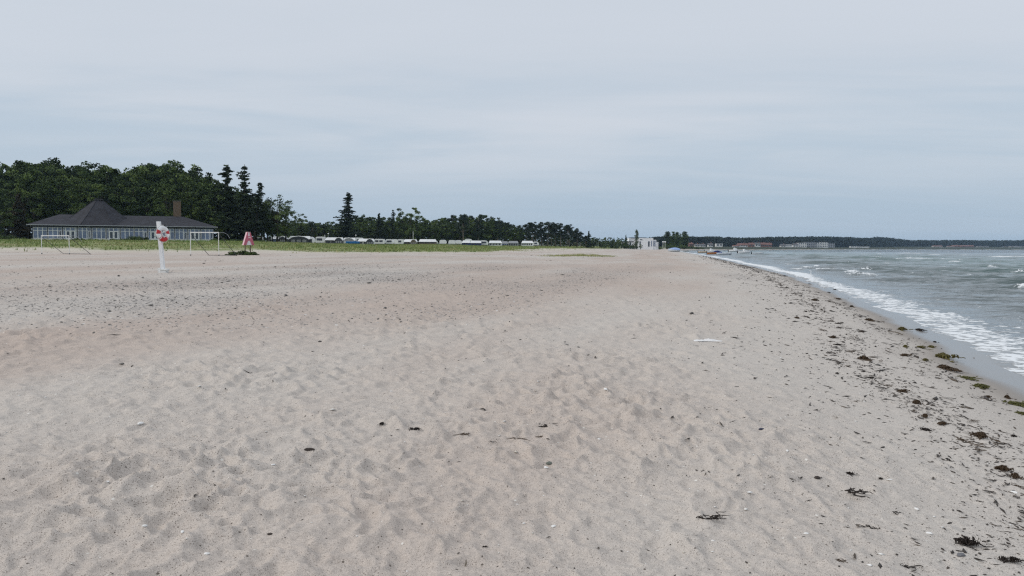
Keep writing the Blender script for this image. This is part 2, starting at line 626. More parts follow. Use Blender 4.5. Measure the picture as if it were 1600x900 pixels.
for i, (lam, a_, ang) in enumerate([(9.5, .30, 206), (6.2, .26, 193), (4.1, .20, 214), (2.8, .15, 186), (1.9, .09, 222), (1.3, .055, 200), (.9, .035, 178), (.6, .018, 215)]):
    th = R(ang)
    kx, ky = math.sin(th), math.cos(th)
    ph = (wxx * kx + wyy * ky) * 2 * math.pi / lam + 2.5 * fbm(WX / lam * .33, WY / lam * .33, 2, 80 + i)
    sh = 1 - np.abs(np.sin(ph / 2))
    WZ += a_ * (sh ** 1.6 - 0.36) * (1 - sstep(0.35, 0.6, sp / lam)) * (0.3 + 1.1 * np.clip(0.5 + fbm(WX / lam * .22, WY / lam * .3, 2, 90 + i), 0, 1))
WZ *= amp0 * crest_env * 1.4
# foam along the edge, and white caps
n_al = fbm(WY * 0.22, WX * 0 + .5, 2, 101)
n_fine = fbm(WX * 1.3, WY * 1.3, 3, 102)
far = sstep(28, 60, WRr)
f0 = (0.10 + 0.45 * n_al) * (1 - far) + 0.15 * far
f1 = (1.8 + 1.1 * n_al) * (1 - far) + (1.7 + 1.3 * fbm(WY * 0.06, WX * 0, 2, 103)) * far
foam = sstep(-0.25, 0.25, wd - f0 + n_fine * .5) * (1 - sstep(-0.9, 1.0, wd - f1 + n_fine * .9))
foam = foam * (0.76 + 0.22 * far) * (0.92 + .3 * n_fine)
foam = np.maximum(foam, 0.24 * (1 - sstep(3.0, 7.5, wd)) * (wd > 2) * (1 - sstep(40, 90, WRr)))
foam = np.maximum(foam, 0.8 * np.exp(-((wd - 0.12 - .1 * n_fine) / .10) ** 2) * (1 - far) * sstep(-.25, .15, fbm(WY * .3, WX * 0, 2, 105)))
WZ += 0.13 * foam * sstep(22, 60, WRr) * (wd < 5) * (0.6 + 0.6 * n_fine)
caps = [(1303, 422.5, 62, .40, .95), (1332, 426.5, 26, .42, .9), (1262, 418.5, 22, .2, .7), (1345, 429, 50, .2, .75), (1360, 431, 28, .2, .75), (1232, 413, 16, .2, .7),
        (1313, 411.5, 24, .22, .85), (1276, 416.5, 10, .2, .8), (1440, 404.5, 30, .3, .95), (1467, 405.8, 34, .3, .95), (1421, 403.8, 14, .2, .8), (1490, 409, 22, .25, .85),
        (1366, 403.2, 30, .28, .95), (1353, 403, 14, .2, .75), (1422, 396, 46, .3, .9), (1374, 396.3, 16, .25, .8), (1457, 398, 26, .25, .85), (1505, 398.7, 14, .2, .7), (1578, 401.8, 60, .3, .9),
        (1222, 392.5, 24, .2, .7), (1400, 405.5, 26, .2, .6), (1340, 428.5, 20, .2, .8), (1352, 397.5, 18, .2, .6), (1545, 396, 24, .2, .55), (1600, 450, 22, .2, .7), (1245, 421, 26, .2, .7),
        (1530, 391.5, 30, .25, .5), (1300, 391, 30, .25, .5), (1565, 422, 20, .2, .45), (1140, 399, 20, .2, .5), (1470, 418, 18, .15, .45), (1420, 428, 24, .15, .5), (1375, 440, 30, .12, .45)]
crng = np.random.RandomState(19)
for _ in range(26):
    py_ = 391 + 40 * crng.uniform(0, 1) ** 2.2
    caps.append((crng.uniform(1150 + (py_ - 390) * 5, 1610), py_, crng.uniform(8, 22), .22, crng.uniform(.45, .8)))
for px, py, wpx, hh, fo in caps:
    p = water_at(px, py)
    dist = p.length
    L = wpx / FPX * dist * 0.5
    ca, sa = math.cos(R(-16)), math.sin(R(-16))
    dx, dy = WX - p.x, WY - p.y
    u = dx * ca + dy * sa
    v = -dx * sa + dy * ca + 0.35 * perlin(WX * .5, WY * .5, 110)
    depth_ = max(0.55, dist * 0.012)
    e = np.exp(-(np.abs(u / L)) ** 3) * np.exp(-(v / depth_) ** 2)
    k = e > 0.02
    WZ[k] += hh * .75 * e[k] * (1 + .5 * n_fine[k])
    e2 = np.exp(-(np.abs(u / L)) ** 3) * np.exp(-((v + .25 * depth_) / (.75 * depth_)) ** 2)
    foam = np.maximum(foam, fo * e2 * (1.05 + 0.5 * fbm(WX * .6, WY * .6, 2, 111)))
WF = np.stack([(i_ := np.arange(len(wa) * len(wr)).reshape(len(wr), len(wa)))[:-1, :-1].ravel(), i_[1:, :-1].ravel(), i_[1:, 1:].ravel(), i_[:-1, 1:].ravel()], 1)
keep = (WS[WF].min(1) < 1.2)
WF = WF[keep][:, ::-1]
used = np.unique(WF)
remap = np.full(len(WX), -1); remap[used] = np.arange(len(used))
WV = np.stack([WX, WY, WZ + WATER_Z], 1)[used]
m = bpy.data.materials.new('sea_water')
m.use_nodes = True
t = NT(m.node_tree)
B = m.node_tree.nodes['Principled BSDF']
oc = t.n('ShaderNodeTexCoord').outputs['Object']
fo_a, de_a = t.attr('foam'), t.attr('outward')
patchn = t.noise(t.n('ShaderNodeMapping', i={'Vector': oc, 'Scale': (.25, 1, 1), 'Rotation': (0, 0, R(14))}).outputs[0], .05, 3, .6)
deep = t.mix(patchn, (.024, .082, .076), (.045, .112, .098))
cw = t.mix(t.maprange(de_a, 0.0, 1.0), t.mix(t.maprange(de_a, 0, .03), (.165, .145, .125), (.075, .088, .090)), deep)
far_a = t.maprange(de_a, 1.0, 3.0)
cw = t.mix(far_a, cw, (.038, .068, .085))
lace1 = t.n('ShaderNodeTexVoronoi', feature='SMOOTH_F1', i={'Vector': t.n('ShaderNodeVectorMath', operation='ADD', i={0: oc, 1: t.n('ShaderNodeVectorMath', operation='SCALE', i={0: t.n('ShaderNodeTexNoise', i={'Vector': oc, 'Scale': 2.2, 'Detail': 3}).outputs[1], 'Scale': 0.7}).outputs[0]}).outputs[0], 'Scale': 4.2, 'Smoothness': .35}).outputs['Distance']
lace2 = t.noise(oc, 9.0, 4, .65)
lace = t.math('ADD', t.math('MULTIPLY', lace1, .9), t.math('MULTIPLY', t.math('SUBTRACT', lace2, .5), .9))
thr = t.math('SUBTRACT', 1.12, fo_a)
ff = t.maprange(t.math('SUBTRACT', lace, t.math('MULTIPLY', thr, 0.85)), -0.10, 0.16, 0, 1, True)
ff = t.math('MULTIPLY', ff, t.maprange(fo_a, 0.05, .25))
solid = t.maprange(fo_a, .62, .92, 0, .95)
ff = t.math('MAXIMUM', ff, t.math('MULTIPLY', solid, t.maprange(lace2, .25, .5, .55, 1)))
ff = t.math('MINIMUM', ff, 1.0)
c = t.mix(ff, cw, (.72, .74, .75))
m.node_tree.links.new(c, B.inputs['Base Color'])
m.node_tree.links.new(t.maprange(ff, 0, 1, .07, .7), B.inputs['Roughness'])
B.inputs['IOR'].default_value = 1.333
B.inputs['Specular IOR Level'].default_value = 0.5
rot = t.n('ShaderNodeMapping', i={'Vector': oc, 'Rotation': (0, 0, R(20)), 'Scale': (.55, 1.3, 1)}).outputs[0]
rip = t.noise(rot, 2.3, 5, .62)
rip2 = t.noise(rot, .5, 4, .6)
rough_sea = t.maprange(de_a, 0.015, .12, .10, 1.0)
hh_ = t.math('MULTIPLY', t.math('ADD', t.math('MULTIPLY', rip, .05), t.math('MULTIPLY', rip2, .44)), rough_sea)
hh_ = t.math('ADD', hh_, t.math('MULTIPLY', ff, .015))
bp = t.n('ShaderNodeBump', i={'Strength': 1.0, 'Distance': 1.0, 'Height': hh_})
m.node_tree.links.new(bp.outputs[0], B.inputs['Normal'])
SEA_MAT = m
me = mesh_np('sea', WV, remap[WF], m, True, {'foam': foam[used], 'outward': np.clip(wd[used], 0, 600) / 40.0})
tag(link('sea', me), 'choppy grey green sea with white foam along the sand', 'sea', kind='structure')

# ================================================================== HAZE (a closed box of thin air round everything)
hb = MB().box(-5900, 5900, -5900, 5900, -9.0, 48.0)
hm = bpy.data.materials.new('thin_haze')
hm.use_nodes = True
hm.node_tree.nodes.clear()
h = NT(hm.node_tree)
pv = h.n('ShaderNodeVolumePrincipled', i={'Color': (.52, .74, 1.0, 1), 'Density': HAZE_DENSITY, 'Anisotropy': 0.0})
h.n('ShaderNodeOutputMaterial', i={'Volume': pv.outputs[0]})
ho = hb.build('haze', hm)
tag(ho, 'thin pale sea haze over the whole bay', 'haze', kind='stuff')


# ================================================================== SCATTER: GRASS, PEBBLES, WRACK
def quads_from(base, right, up, lean):
    """pointed blades: one triangle each -> verts (3n), faces (n,3)"""
    n = len(base)
    v = np.empty((n, 3, 3))
    v[:, 0] = base - right
    v[:, 1] = base + right
    v[:, 2] = base + up + lean
    return v.reshape(-1, 3), np.arange(3 * n).reshape(n, 3)


# marram and meadow grass on the dune
N = 260000
gx = rng.uniform(-200, 130, N)
gy = rng.uniform(84, 520, N) ** 1.0
gpx = 800 + FPX * gx / gy
gt = signed_dist(gx, gy, DUNE)
k = (gpx > -60) & (gpx < 1080) & (gt > 0) & (gt < 80) & (rng.uniform(0, 1, N) < np.clip(190 / gy, .25, 1) ** 1.4)
gx, gy, gt = gx[k], gy[k], gt[k]
gt2 = gt + 5 * fbm(gx * 0.03, gy * 0.03, 2, 11)
gm = grass_mask(gx, gy, gt2)
k = rng.uniform(0, 1, len(gx)) < gm ** 1.5 + .05 * (gt2 > 1)
gx, gy, gt2 = gx[k], gy[k], gt2[k]
gz = height(gx, gy)
NB = 3
bx = np.repeat(gx, NB) + rng.normal(0, .18, len(gx) * NB)
by = np.repeat(gy, NB) + rng.normal(0, .18, len(gx) * NB)
bz = np.repeat(gz, NB) - .03
tall = np.repeat(np.clip(.30 + .25 * fbm(gx * .12, gy * .12, 2, 121), .12, .7), NB) * rng.uniform(.6, 1.4, len(bx))
az = rng.uniform(0, 2 * math.pi, len(bx))
rt = np.stack([np.cos(az), np.sin(az), az * 0], 1) * rng.uniform(.03, .075, (len(bx), 1))
up = np.stack([az * 0, az * 0, tall], 1)
ln = np.stack([rng.normal(.05, .16, len(bx)), rng.normal(-.03, .16, len(bx)), az * 0], 1)
gv, gf = quads_from(np.stack([bx, by, bz], 1), rt, up, ln)
tone = np.repeat(np.clip(.5 + .55 * fbm(bx * .06, by * .09, 3, 122) + rng.normal(0, .16, len(bx)), 0, 1), 3)
gmtl = bpy.data.materials.new('dune_grass')
gmtl.use_nodes = True
t = NT(gmtl.node_tree)
B = gmtl.node_tree.nodes['Principled BSDF']
gc = t.ramp(t.attr('tone'), [(0.0, (.10, .18, .045)), (.35, (.17, .245, .07)), (.62, (.26, .28, .11)), (1.0, (.42, .36, .20))])
gmtl.node_tree.links.new(gc, B.inputs['Base Color'])
B.inputs['Roughness'].default_value = .7
B.inputs['Specular IOR Level'].default_value = .2
tag(link('dune_grass', mesh_np('dune_grass', gv, gf, gmtl, False, {'tone': tone})), 'green and straw coloured grass covering the dune', 'grass', kind='stuff')

# sparse yellow green ground cover lying out on the open sand
gx, gy = [], []
for px, py, rx, ry, n in [(905, 399.6, 34, 1.0, 900), (868, 400.6, 16, .5, 160), (915, 397.6, 14, .5, 240), (940, 400.2, 16, .5, 240), (800, 391.5, 22, .8, 200), (825, 388.5, 25, .9, 150)]:
    c0, c1 = ground_at(px - rx, py), ground_at(px + rx, py)
    d0, d1 = ground_at(px, py + ry), ground_at(px, py - ry)
    u = rng.normal(0, .5, (n, 2))
    gx += list((c0.x + c1.x) / 2 + u[:, 0] * (c1.x - c0.x) * .5 + u[:, 1] * (d1.x - d0.x) * .5)
    gy += list((d0.y + d1.y) / 2 + u[:, 1] * (d1.y - d0.y) * .5)
gx, gy = np.array(gx), np.array(gy)
k = fbm(gx * .3, gy * .25, 2, 131) > -.15
gx, gy = gx[k], gy[k]
NB = 5
bx = np.repeat(gx, NB) + rng.normal(0, .3, len(gx) * NB); by = np.repeat(gy, NB) + rng.normal(0, .3, len(gx) * NB)
bz = height(bx, by) - .01
az = rng.uniform(0, 2 * math.pi, len(bx))
rt = np.stack([np.cos(az), np.sin(az), az * 0], 1) * .06
up = np.stack([az * 0, az * 0, rng.uniform(.04, .16, len(bx))], 1)
ln = rng.normal(0, .1, (len(bx), 3)) * [1, 1, 0]
gv, gf = quads_from(np.stack([bx, by, bz], 1), rt, up, ln)
tag(link('ground_cover', mesh_np('ground_cover', gv, gf, gmtl, False, {'tone': np.repeat(np.clip(rng.normal(.68, .14, len(bx)), 0, 1), 3)})),
    'sparse yellow green plants creeping over the open sand', 'ground cover', kind='stuff')

# little flattened stones: a squashed octahedron each, tone by attribute
OCT_V = np.array([[1, 0, 0], [0, 1, 0], [-1, 0, 0], [0, -1, 0], [0, 0, .8], [0, 0, -.8]], float)
OCT_F = np.array([[0, 1, 4], [1, 2, 4], [2, 3, 4], [3, 0, 4], [1, 0, 5], [2, 1, 5], [3, 2, 5], [0, 3, 5]])


def lumps(x, y, size, stretch, flat, tone, lift=.25, az=None):
    n = len(x)
    z = height(x, y)
    az = rng.uniform(0, 6.283, n) if az is None else az
    v = np.repeat(OCT_V[None], n, 0) * (1 + rng.uniform(-.3, .3, (n, 6, 3)))
    v[:, :, 0] *= (size * stretch)[:, None]
    v[:, :, 1] *= size[:, None]
    v[:, :, 2] *= (size * flat)[:, None]
    ca, sa = np.cos(az)[:, None], np.sin(az)[:, None]
    vx = v[:, :, 0] * ca - v[:, :, 1] * sa
    vy = v[:, :, 0] * sa + v[:, :, 1] * ca
    v = np.stack([vx + x[:, None], vy + y[:, None], v[:, :, 2] + (z + size * flat * lift)[:, None]], 2)
    f = (OCT_F[None] + 6 * np.arange(n)[:, None, None]).reshape(-1, 3)
    return v.reshape(-1, 3), f, np.repeat(tone, 6)


def tone_mat(name, stops, rough=.8):
    mm = bpy.data.materials.new(name)
    mm.use_nodes = True
    tt = NT(mm.node_tree)
    mm.node_tree.links.new(tt.ramp(tt.attr('tone'), stops), mm.node_tree.nodes['Principled BSDF'].inputs['Base Color'])
    mm.node_tree.nodes['Principled BSDF'].inputs['Roughness'].default_value = rough
    return mm


def in_view(n, y0, y1, p=1.0):
    """random ground points in front of the camera, denser near it"""
    y = y0 * (y1 / y0) ** (rng.uniform(0, 1, n) ** p)
    x = rng.uniform(-.75, .75, n) * (y + 1.5)
    return x, y


x, y = in_view(90000, 9, 60, .75)
s = shore_s(x, y)
gv_ = np.interp(s, [9, 13, 22, 28, 36], [.02, .8, 1, .5, .05]) * sstep(11, 18, y) * (1 - sstep(40, 60, y)) * sstep(-0.35, 0.35, fbm(s * 0.16, y * 0.06, 3, 62))
k = rng.uniform(0, 1, len(x)) < gv_ * .55 + .015 * (s > 2)
x, y = x[k], y[k]
sz = np.exp(rng.normal(math.log(.013), .45, len(x))) * np.interp(y, [9, 40], [.85, 1.35])
pv_, pf_, pt_ = lumps(x, y, sz, rng.uniform(1, 1.6, len(x)), rng.uniform(.45, .8, len(x)), np.clip(rng.beta(1.6, 2.2, len(x)), 0, 1))
pm = tone_mat('pebble_stone', [(0, (.045, .042, .04)), (.35, (.15, .14, .13)), (.7, (.29, .27, .25)), (1, (.62, .60, .56))])
tag(link('pebbles', mesh_np('pebbles', pv_, pf_, pm, False, {'tone': pt_})), 'grey pebbles strewn in a band across the sand', 'pebbles', kind='stuff')

# white shells
x, y = in_view(1500, 3.2, 40, .8)
k = shore_s(x, y) > 1
x, y = x[k], y[k]
sz = np.exp(rng.normal(math.log(.0075), .45, len(x))) * np.interp(y, [3, 20], [.8, 1.5])
pv_, pf_, pt_ = lumps(x, y, sz, rng.uniform(1, 2, len(x)), rng.uniform(.25, .5, len(x)), rng.uniform(0, 1, len(x)), .5)
pm = tone_mat('shell_white', [(0, (.50, .45, .38)), (.5, (.68, .66, .62)), (1, (.80, .79, .77))], .5)
tag(link('shell_fragments', mesh_np('shell_fragments', pv_, pf_, pm, False, {'tone': pt_})), 'tiny white shell fragments scattered on the sand', 'shells', kind='stuff')

# dark dried bits of weed: everywhere, thick towards the wrack lines
x, y = in_view(300000, 3.0, 150, .66)
s = shore_s(x, y)
wv_ = .45 * fbm(y * .18, x * 0 + .7, 2, 161)
dl = .022 + 1.2 * np.exp(-((s - 2.6 - wv_) / .42) ** 2) + .8 * np.exp(-((s - 1.5 - .5 * wv_) / .33) ** 2) + .34 * np.exp(-((s - 3.2) / 1.6) ** 2)
cl_ = sstep(-.25, .45, fbm(x * .9, y * .9, 3, 141)) * .8 + .2
k = (s > .75) & (rng.uniform(0, 1, len(x)) < dl * cl_ * .5 * np.interp(y, [12, 30, 60], [1, 1.7, 2.6]))
x, y, s = x[k], y[k], s[k]
sz = np.exp(rng.normal(math.log(.0048), .6, len(x))) * np.interp(y, [3, 12, 30, 60, 150], [.8, 1.5, 2.4, 3.8, 7]) * np.interp(s, [0, 3, 6], [1.15, 1.0, .62])
sz = np.minimum(sz, np.interp(y, [3, 8, 20], [.009, .013, 1.0]))
az = rng.normal(R(78), .7, len(x))
pv_, pf_, pt_ = lumps(x, y, sz, np.exp(rng.normal(1.0, .55, len(x))), rng.uniform(.25, .6, len(x)), rng.beta(1.3, 2.5, len(x)), .6, az)
WRACK_MAT = tone_mat('dried_wrack', [(0, (.018, .013, .010)), (.5, (.045, .033, .025)), (1, (.13, .10, .07))], .75)
tag(link('wrack_bits', mesh_np('wrack_bits', pv_, pf_, WRACK_MAT, False, {'tone': pt_})), 'dark crumbs of dried seaweed strewn over the sand', 'wrack', kind='stuff')

# thin dead weed leaves lying in the same bands: flat three-part ribbons
n = 34000
x, y = in_view(n * 7, 3.2, 120, .64)
s = shore_s(x, y)
wv_ = .45 * fbm(y * .18, x * 0 + .7, 2, 161)
dl = .010 + 1.5 * np.exp(-((s - 2.6 - wv_) / .36) ** 2) + 1.0 * np.exp(-((s - 1.5 - .5 * wv_) / .3) ** 2) + .16 * np.exp(-((s - 3.3) / 1.4) ** 2)
k = (s > .8) & (rng.uniform(0, 1, len(x)) < dl * (.1 + .9 * sstep(-.1, .45, fbm(x * .8, y * .8, 3, 143))) * .5)
x, y = x[k], y[k]
n = len(x)
ln_ = np.exp(rng.normal(math.log(.035), .6, n)) * np.interp(y, [3, 12, 30, 60, 120], [.8, 1.4, 2.2, 3.2, 5])
ln_ = np.minimum(ln_, np.interp(y, [3, 8, 20], [.06, .10, 1.0]))
hw = ln_ * rng.uniform(.04, .12, n) + .0012
az = rng.normal(R(78), .6, n) + math.pi * (rng.uniform(0, 1, n) < .5)
vv = []
cx_, cy2 = x.copy(), y.copy()
for j in range(4):
    zz_ = height(cx_, cy2) + .003 + ln_ * rng.uniform(0, .12, n)
    px_n, py_n = -np.sin(az), np.cos(az)
    ww = hw * (1 if j in (1, 2) else .4)
    vv.append(np.stack([cx_ + px_n * ww, cy2 + py_n * ww, zz_], 1))
    vv.append(np.stack([cx_ - px_n * ww, cy2 - py_n * ww, zz_ + hw * .5], 1))
    cx_ = cx_ + np.cos(az) * ln_ / 3
    cy2 = cy2 + np.sin(az) * ln_ / 3
    az = az + rng.normal(0, .5, n)
vv = np.stack(vv, 1).reshape(-1, 3)
base_i = (8 * np.arange(n))[:, None, None]
ff_ = (np.array([[0, 1, 3, 2], [2, 3, 5, 4], [4, 5, 7, 6]])[None] + base_i).reshape(-1, 4)
tag(link('wrack_leaves', mesh_np('wrack_leaves', vv, ff_, WRACK_MAT, False, {'tone': np.repeat(rng.beta(1.3, 2.2, n), 8)})), 'thin dead weed leaves washed up along the tide lines', 'wrack', kind='stuff')

# ================================================================== TREES
rnd = random.Random(11)


def leaf_mat(name, stops):
    mm = bpy.data.materials.new(name)
    mm.use_nodes = True
    tt = NT(mm.node_tree)
    b = mm.node_tree.nodes['Principled BSDF']
    oi = tt.n('ShaderNodeObjectInfo').outputs['Random']
    f = tt.math('ADD', tt.attr('tone'), tt.math('MULTIPLY', tt.math('SUBTRACT', oi, .5), .35), clamp=True)
    mm.node_tree.links.new(tt.ramp(f, stops), b.inputs['Base Color'])
    b.inputs['Roughness'].default_value = .75
    b.inputs['Specular IOR Level'].default_value = .15
    return mm


LEAF = leaf_mat('leaf_broad', [(0, (.020, .036, .013)), (.45, (.054, .086, .026)), (1, (.14, .19, .055))])
LEAF_PALE = leaf_mat('leaf_pale', [(0, (.05, .075, .035)), (.5, (.085, .115, .06)), (1, (.14, .17, .10))])
NEEDLE = leaf_mat('needle_spruce', [(0, (.020, .032, .018)), (.5, (.040, .058, .030)), (1, (.078, .098, .048))])
NEEDLE_PINE = leaf_mat('needle_pine', [(0, (.016, .028, .020)), (.5, (.034, .052, .034)), (1, (.064, .086, .052))])
NEEDLE_BROWN = leaf_mat('needle_brown', [(0, (.022, .020, .012)), (.5, (.042, .036, .020)), (1, (.075, .062, .036))])
BARK = principled('bark_grey', (.062, .052, .043), .9, .1, var=.4, vscale=2)
BARK_PINE = principled('bark_pine', (.20, .17, .15), .9, .1, var=.35, vscale=2)


def leaves(centers, radii, n_each, size, tones, nrng, flat=1.0, droop=0.0):
    """leaf-sized kites filling clumps; returns verts, quad faces, tone"""
    C_ = np.repeat(centers, n_each, 0)
    Rr = np.repeat(radii, n_each)
    n = len(C_)
    d = nrng.normal(0, 1, (n, 3))
    d /= np.linalg.norm(d, axis=1)[:, None]
    d *= (nrng.uniform(0, 1, n) ** .45 * Rr)[:, None]
    d[:, 2] *= flat
    P = C_ + d
    a = nrng.normal(0, 1, (n, 3)); a[:, 2] *= .55; a[:, 2] -= droop
    a /= np.linalg.norm(a, axis=1)[:, None]
    b = np.cross(a, nrng.normal(0, 1, (n, 3)))
    b /= np.linalg.norm(b, axis=1)[:, None] + 1e-9
    L = (size * nrng.uniform(.6, 1.35, n))[:, None]
    v = np.stack([P - a * L * .5, P + b * L * .33, P + a * L * .5, P - b * L * .33], 1).reshape(-1, 3)
    tn = np.clip(np.repeat(tones, n_each) + nrng.normal(0, .05, n), 0, 1)
    return v, np.arange(4 * n).reshape(n, 4), np.repeat(tn, 4)


def deciduous(seed, h, wdt, nclump=90, nleaf=80, lsize=.5, base=.26, leafm=None, open_=0.0):
    """crown mesh + trunk mesh with limbs reaching into the clumps"""
    q = np.random.RandomState(seed)
    th = q.uniform(0, 6.283, nclump)
    u = q.uniform(-1, 1, nclump)
    rad = q.uniform(.35, 1, nclump) ** .5
    prof = np.sqrt(np.clip(1 - u * u, 0, 1))
    lob = 1 + .28 * np.sin(th * 2 + seed) + .18 * np.sin(th * 5 + seed * 2 + u * 4)
    cx = np.cos(th) * prof * rad * lob * wdt / 2
    cy_ = np.sin(th) * prof * rad * lob * wdt / 2
    mid, hh = h * (base + 1) / 2, h * (1 - base) / 2
    cz_ = mid + u * rad * hh * (1 + .12 * np.sin(th * 3 + seed))
    cen = np.stack([cx, cy_, np.minimum(cz_, h * .97)], 1)
    if open_:
        cen = cen[q.uniform(0, 1, nclump) > open_]
    rr = q.uniform(.055, .10, len(cen)) * h * (1 - .25 * (cen[:, 2] / h))
    tones = np.clip(q.normal(.45, .30, len(cen)), 0, 1)
    v, f, tn = leaves(cen, rr, nleaf, lsize, tones, q, .62)
    crown = mesh_np('crown', v, f, leafm or LEAF, False, {'tone': tn})
    tb = MB()
    r0 = h * .018
    lean = q.normal(0, .015, 2) * h
    top = [(lean[0] * k, lean[1] * k, h * .8 * k) for k in (0, .25, .5, .75, 1)]
    tb.tube(top, [r0 * 1.3, r0, r0 * .75, r0 * .5, r0 * .15], 7)
    for ci in q.choice(len(cen), min(11, len(cen)), False):
        k = q.uniform(.3, .7)
        s_ = Vector((lean[0] * k, lean[1] * k, h * .8 * k))
        e_ = Vector(cen[ci])
        if e_.z < s_.z: s_.z = max(h * .2, e_.z - h * .08)
        tb.tube([s_, s_.lerp(e_, .5) + Vector((0, 0, h * .02)), e_], [r0 * .45, r0 * .28, r0 * .08], 5)
    return crown, tb.mesh('trunk', BARK, smooth=True)


def spruce(seed, h, wdt, gap=0.15, base=.1, leafm=None, lsize=.45, curl=.0, power=.8):
    q = np.random.RandomState(seed)
    cen, rr = [], []
    tb = MB()
    r0 = h * .013
    tb.tube([(0, 0, 0), (0, 0, h * .5), (0, 0, h)], [r0 * 1.3, r0 * .7, r0 * .12], 7)
    z = h * base
    while z < h * .985:
        k = (z / h - base) / (1 - base)
        L = wdt / 2 * (1 - k) ** power + .12
        for j in range(7):
            if q.uniform() < gap: continue
            a = q.uniform(0, 6.283)
            l = L * q.uniform(.35, 1.15) * (1 + .35 * math.sin(a + seed + 5 * k) + .25 * math.sin(17 * k + seed))
            zb = z + q.uniform(-.03, .03) * h
            nn = max(2, int(l / .32))
            tb.tube([(0, 0, zb), (math.cos(a) * l, math.sin(a) * l, zb - l * .12 + curl * l * .4)], [r0 * .28 * (1 - k * .7), r0 * .05], 4, caps=False)
            for i in range(nn):
                d = l * (i + .8) / nn
                cen.append((math.cos(a) * d, math.sin(a) * d, zb - d * .12 + curl * d * d / max(l, .1) * .55 + q.normal(0, .10)))
                rr.append(.20 + .16 * (1 - i / nn) + .012 * h * (1 - k))
        z += h * q.uniform(.022, .042)
    cen = np.array(cen)
    tones = np.clip(q.normal(.4, .2, len(cen)), 0, 1)
    v, f, tn = leaves(cen, np.array(rr) * 1.25, 12, lsize, tones, q, .55, .2)
    return mesh_np('crown', v, f, leafm or NEEDLE, False, {'tone': tn}), tb.mesh('trunk', BARK, smooth=True)


def pine(seed, h, wdt, base=.45):
    q = np.random.RandomState(seed)
    nl = 26
    cen, rr = [], []
    tb = MB()
    r0 = h * .018
    lean = q.normal(0, .03, 2) * h
    tb.tube([(lean[0] * k, lean[1] * k, h * .92 * k) for k in (0, .3, .6, 1)], [r0 * 1.2, r0 * .95, r0 * .7, r0 * .2], 7)
    for i in range(nl):
        k = base + (1 - base) * (i + q.uniform(0, 1)) / nl
        a = q.uniform(0, 6.283)
        l = wdt / 2 * q.uniform(.35, 1) * (1.05 - .55 * ((k - base) / (1 - base)) ** 2)
        s_ = Vector((lean[0] * k, lean[1] * k, h * k * .9))
        e_ = s_ + Vector((math.cos(a) * l, math.sin(a) * l, h * .06))
        tb.tube([s_, e_], [r0 * .35, r0 * .08], 5, caps=False)
        for j in range(3):
            cen.append(tuple(s_.lerp(e_, q.uniform(.55, 1.05)) + Vector(q.normal(0, .045 * h, 3)) * .5))
            rr.append(h * q.uniform(.06, .095))
    cen = np.array(cen)
    cen[:, 2] = np.minimum(cen[:, 2], h * .96)
    tones = np.clip(q.normal(.45, .2, len(cen)), 0, 1)
    v, f, tn = leaves(cen, np.array(rr), 55, h * .032, tones, q, .5)
    return mesh_np('crown', v, f, NEEDLE_PINE, False, {'tone': tn}), tb.mesh('trunk', BARK_PINE, smooth=True)


def poplar(seed, h, wdt, leafm=None, n=46):
    q = np.random.RandomState(seed)
    u = q.uniform(.10, .97, n)
    pr = np.sin(np.clip(u, 0, 1) ** .8 * math.pi) ** .6 * wdt / 2
    th = q.uniform(0, 6.283, n)
    rd = q.uniform(.1, .85, n)
    cen = np.stack([np.cos(th) * pr * rd, np.sin(th) * pr * rd, u * h], 1)
    v, f, tn = leaves(cen, q.uniform(.05, .085, n) * h, 60, h * .034, np.clip(q.normal(.5, .2, n), 0, 1), q, 1.2)
    tb = MB().tube([(0, 0, 0), (0, 0, h * .5), (0, 0, h * .9)], [h * .018, h * .01, h * .002], 7)
    return mesh_np('crown', v, f, leafm or LEAF, False, {'tone': tn}), tb.mesh('trunk', BARK, smooth=True)


def shrub(seed, h, wdt, n=16, nleaf=70, leafm=None, lsize=.16):
    q = np.random.RandomState(seed)
    th = q.uniform(0, 6.283, n); r_ = q.uniform(0, 1, n) ** .5
    cen = np.stack([np.cos(th) * r_ * wdt * .42, np.sin(th) * r_ * wdt * .42, h * (.25 + .5 * q.uniform(0, 1, n) * (1 - .6 * r_))], 1)
    v, f, tn = leaves(cen, np.full(n, h * .30), nleaf, lsize, np.clip(q.normal(.45, .2, n), 0, 1), q, .8)
    v[:, 2] = np.maximum(v[:, 2], -.05)
    tb = MB()
    for c_ in cen[:7]:
        tb.tube([(0, 0, -.05), (c_[0] * .4, c_[1] * .4, c_[2] * .6), tuple(c_)], [.035, .025, .01], 4)
    return mesh_np('foliage', v, f, leafm or LEAF, False, {'tone': tn}), tb.mesh('stem', BARK)


def plant(kind, pair, x, y, scale, label, cat='tree', group=None, rz=None, sxy=1.0, sink=.1, tilt=None):
    e = empty(kind, (x, y, hz(x, y, False) - sink), rnd.uniform(0, 6.28) if rz is None else rz, (scale * sxy, scale * sxy, scale))
    if tilt:
        e.rotation_euler = (tilt[0], tilt[1], e.rotation_euler.z)
    tag(e, label, cat, group)
    link('crown' if cat != 'bush' else 'foliage', pair[0], e)
    link('trunk' if cat != 'bush' else 'stem', pair[1], e)
    return e


def top_z(px, py, dist):
    return at(px, py, dist).z


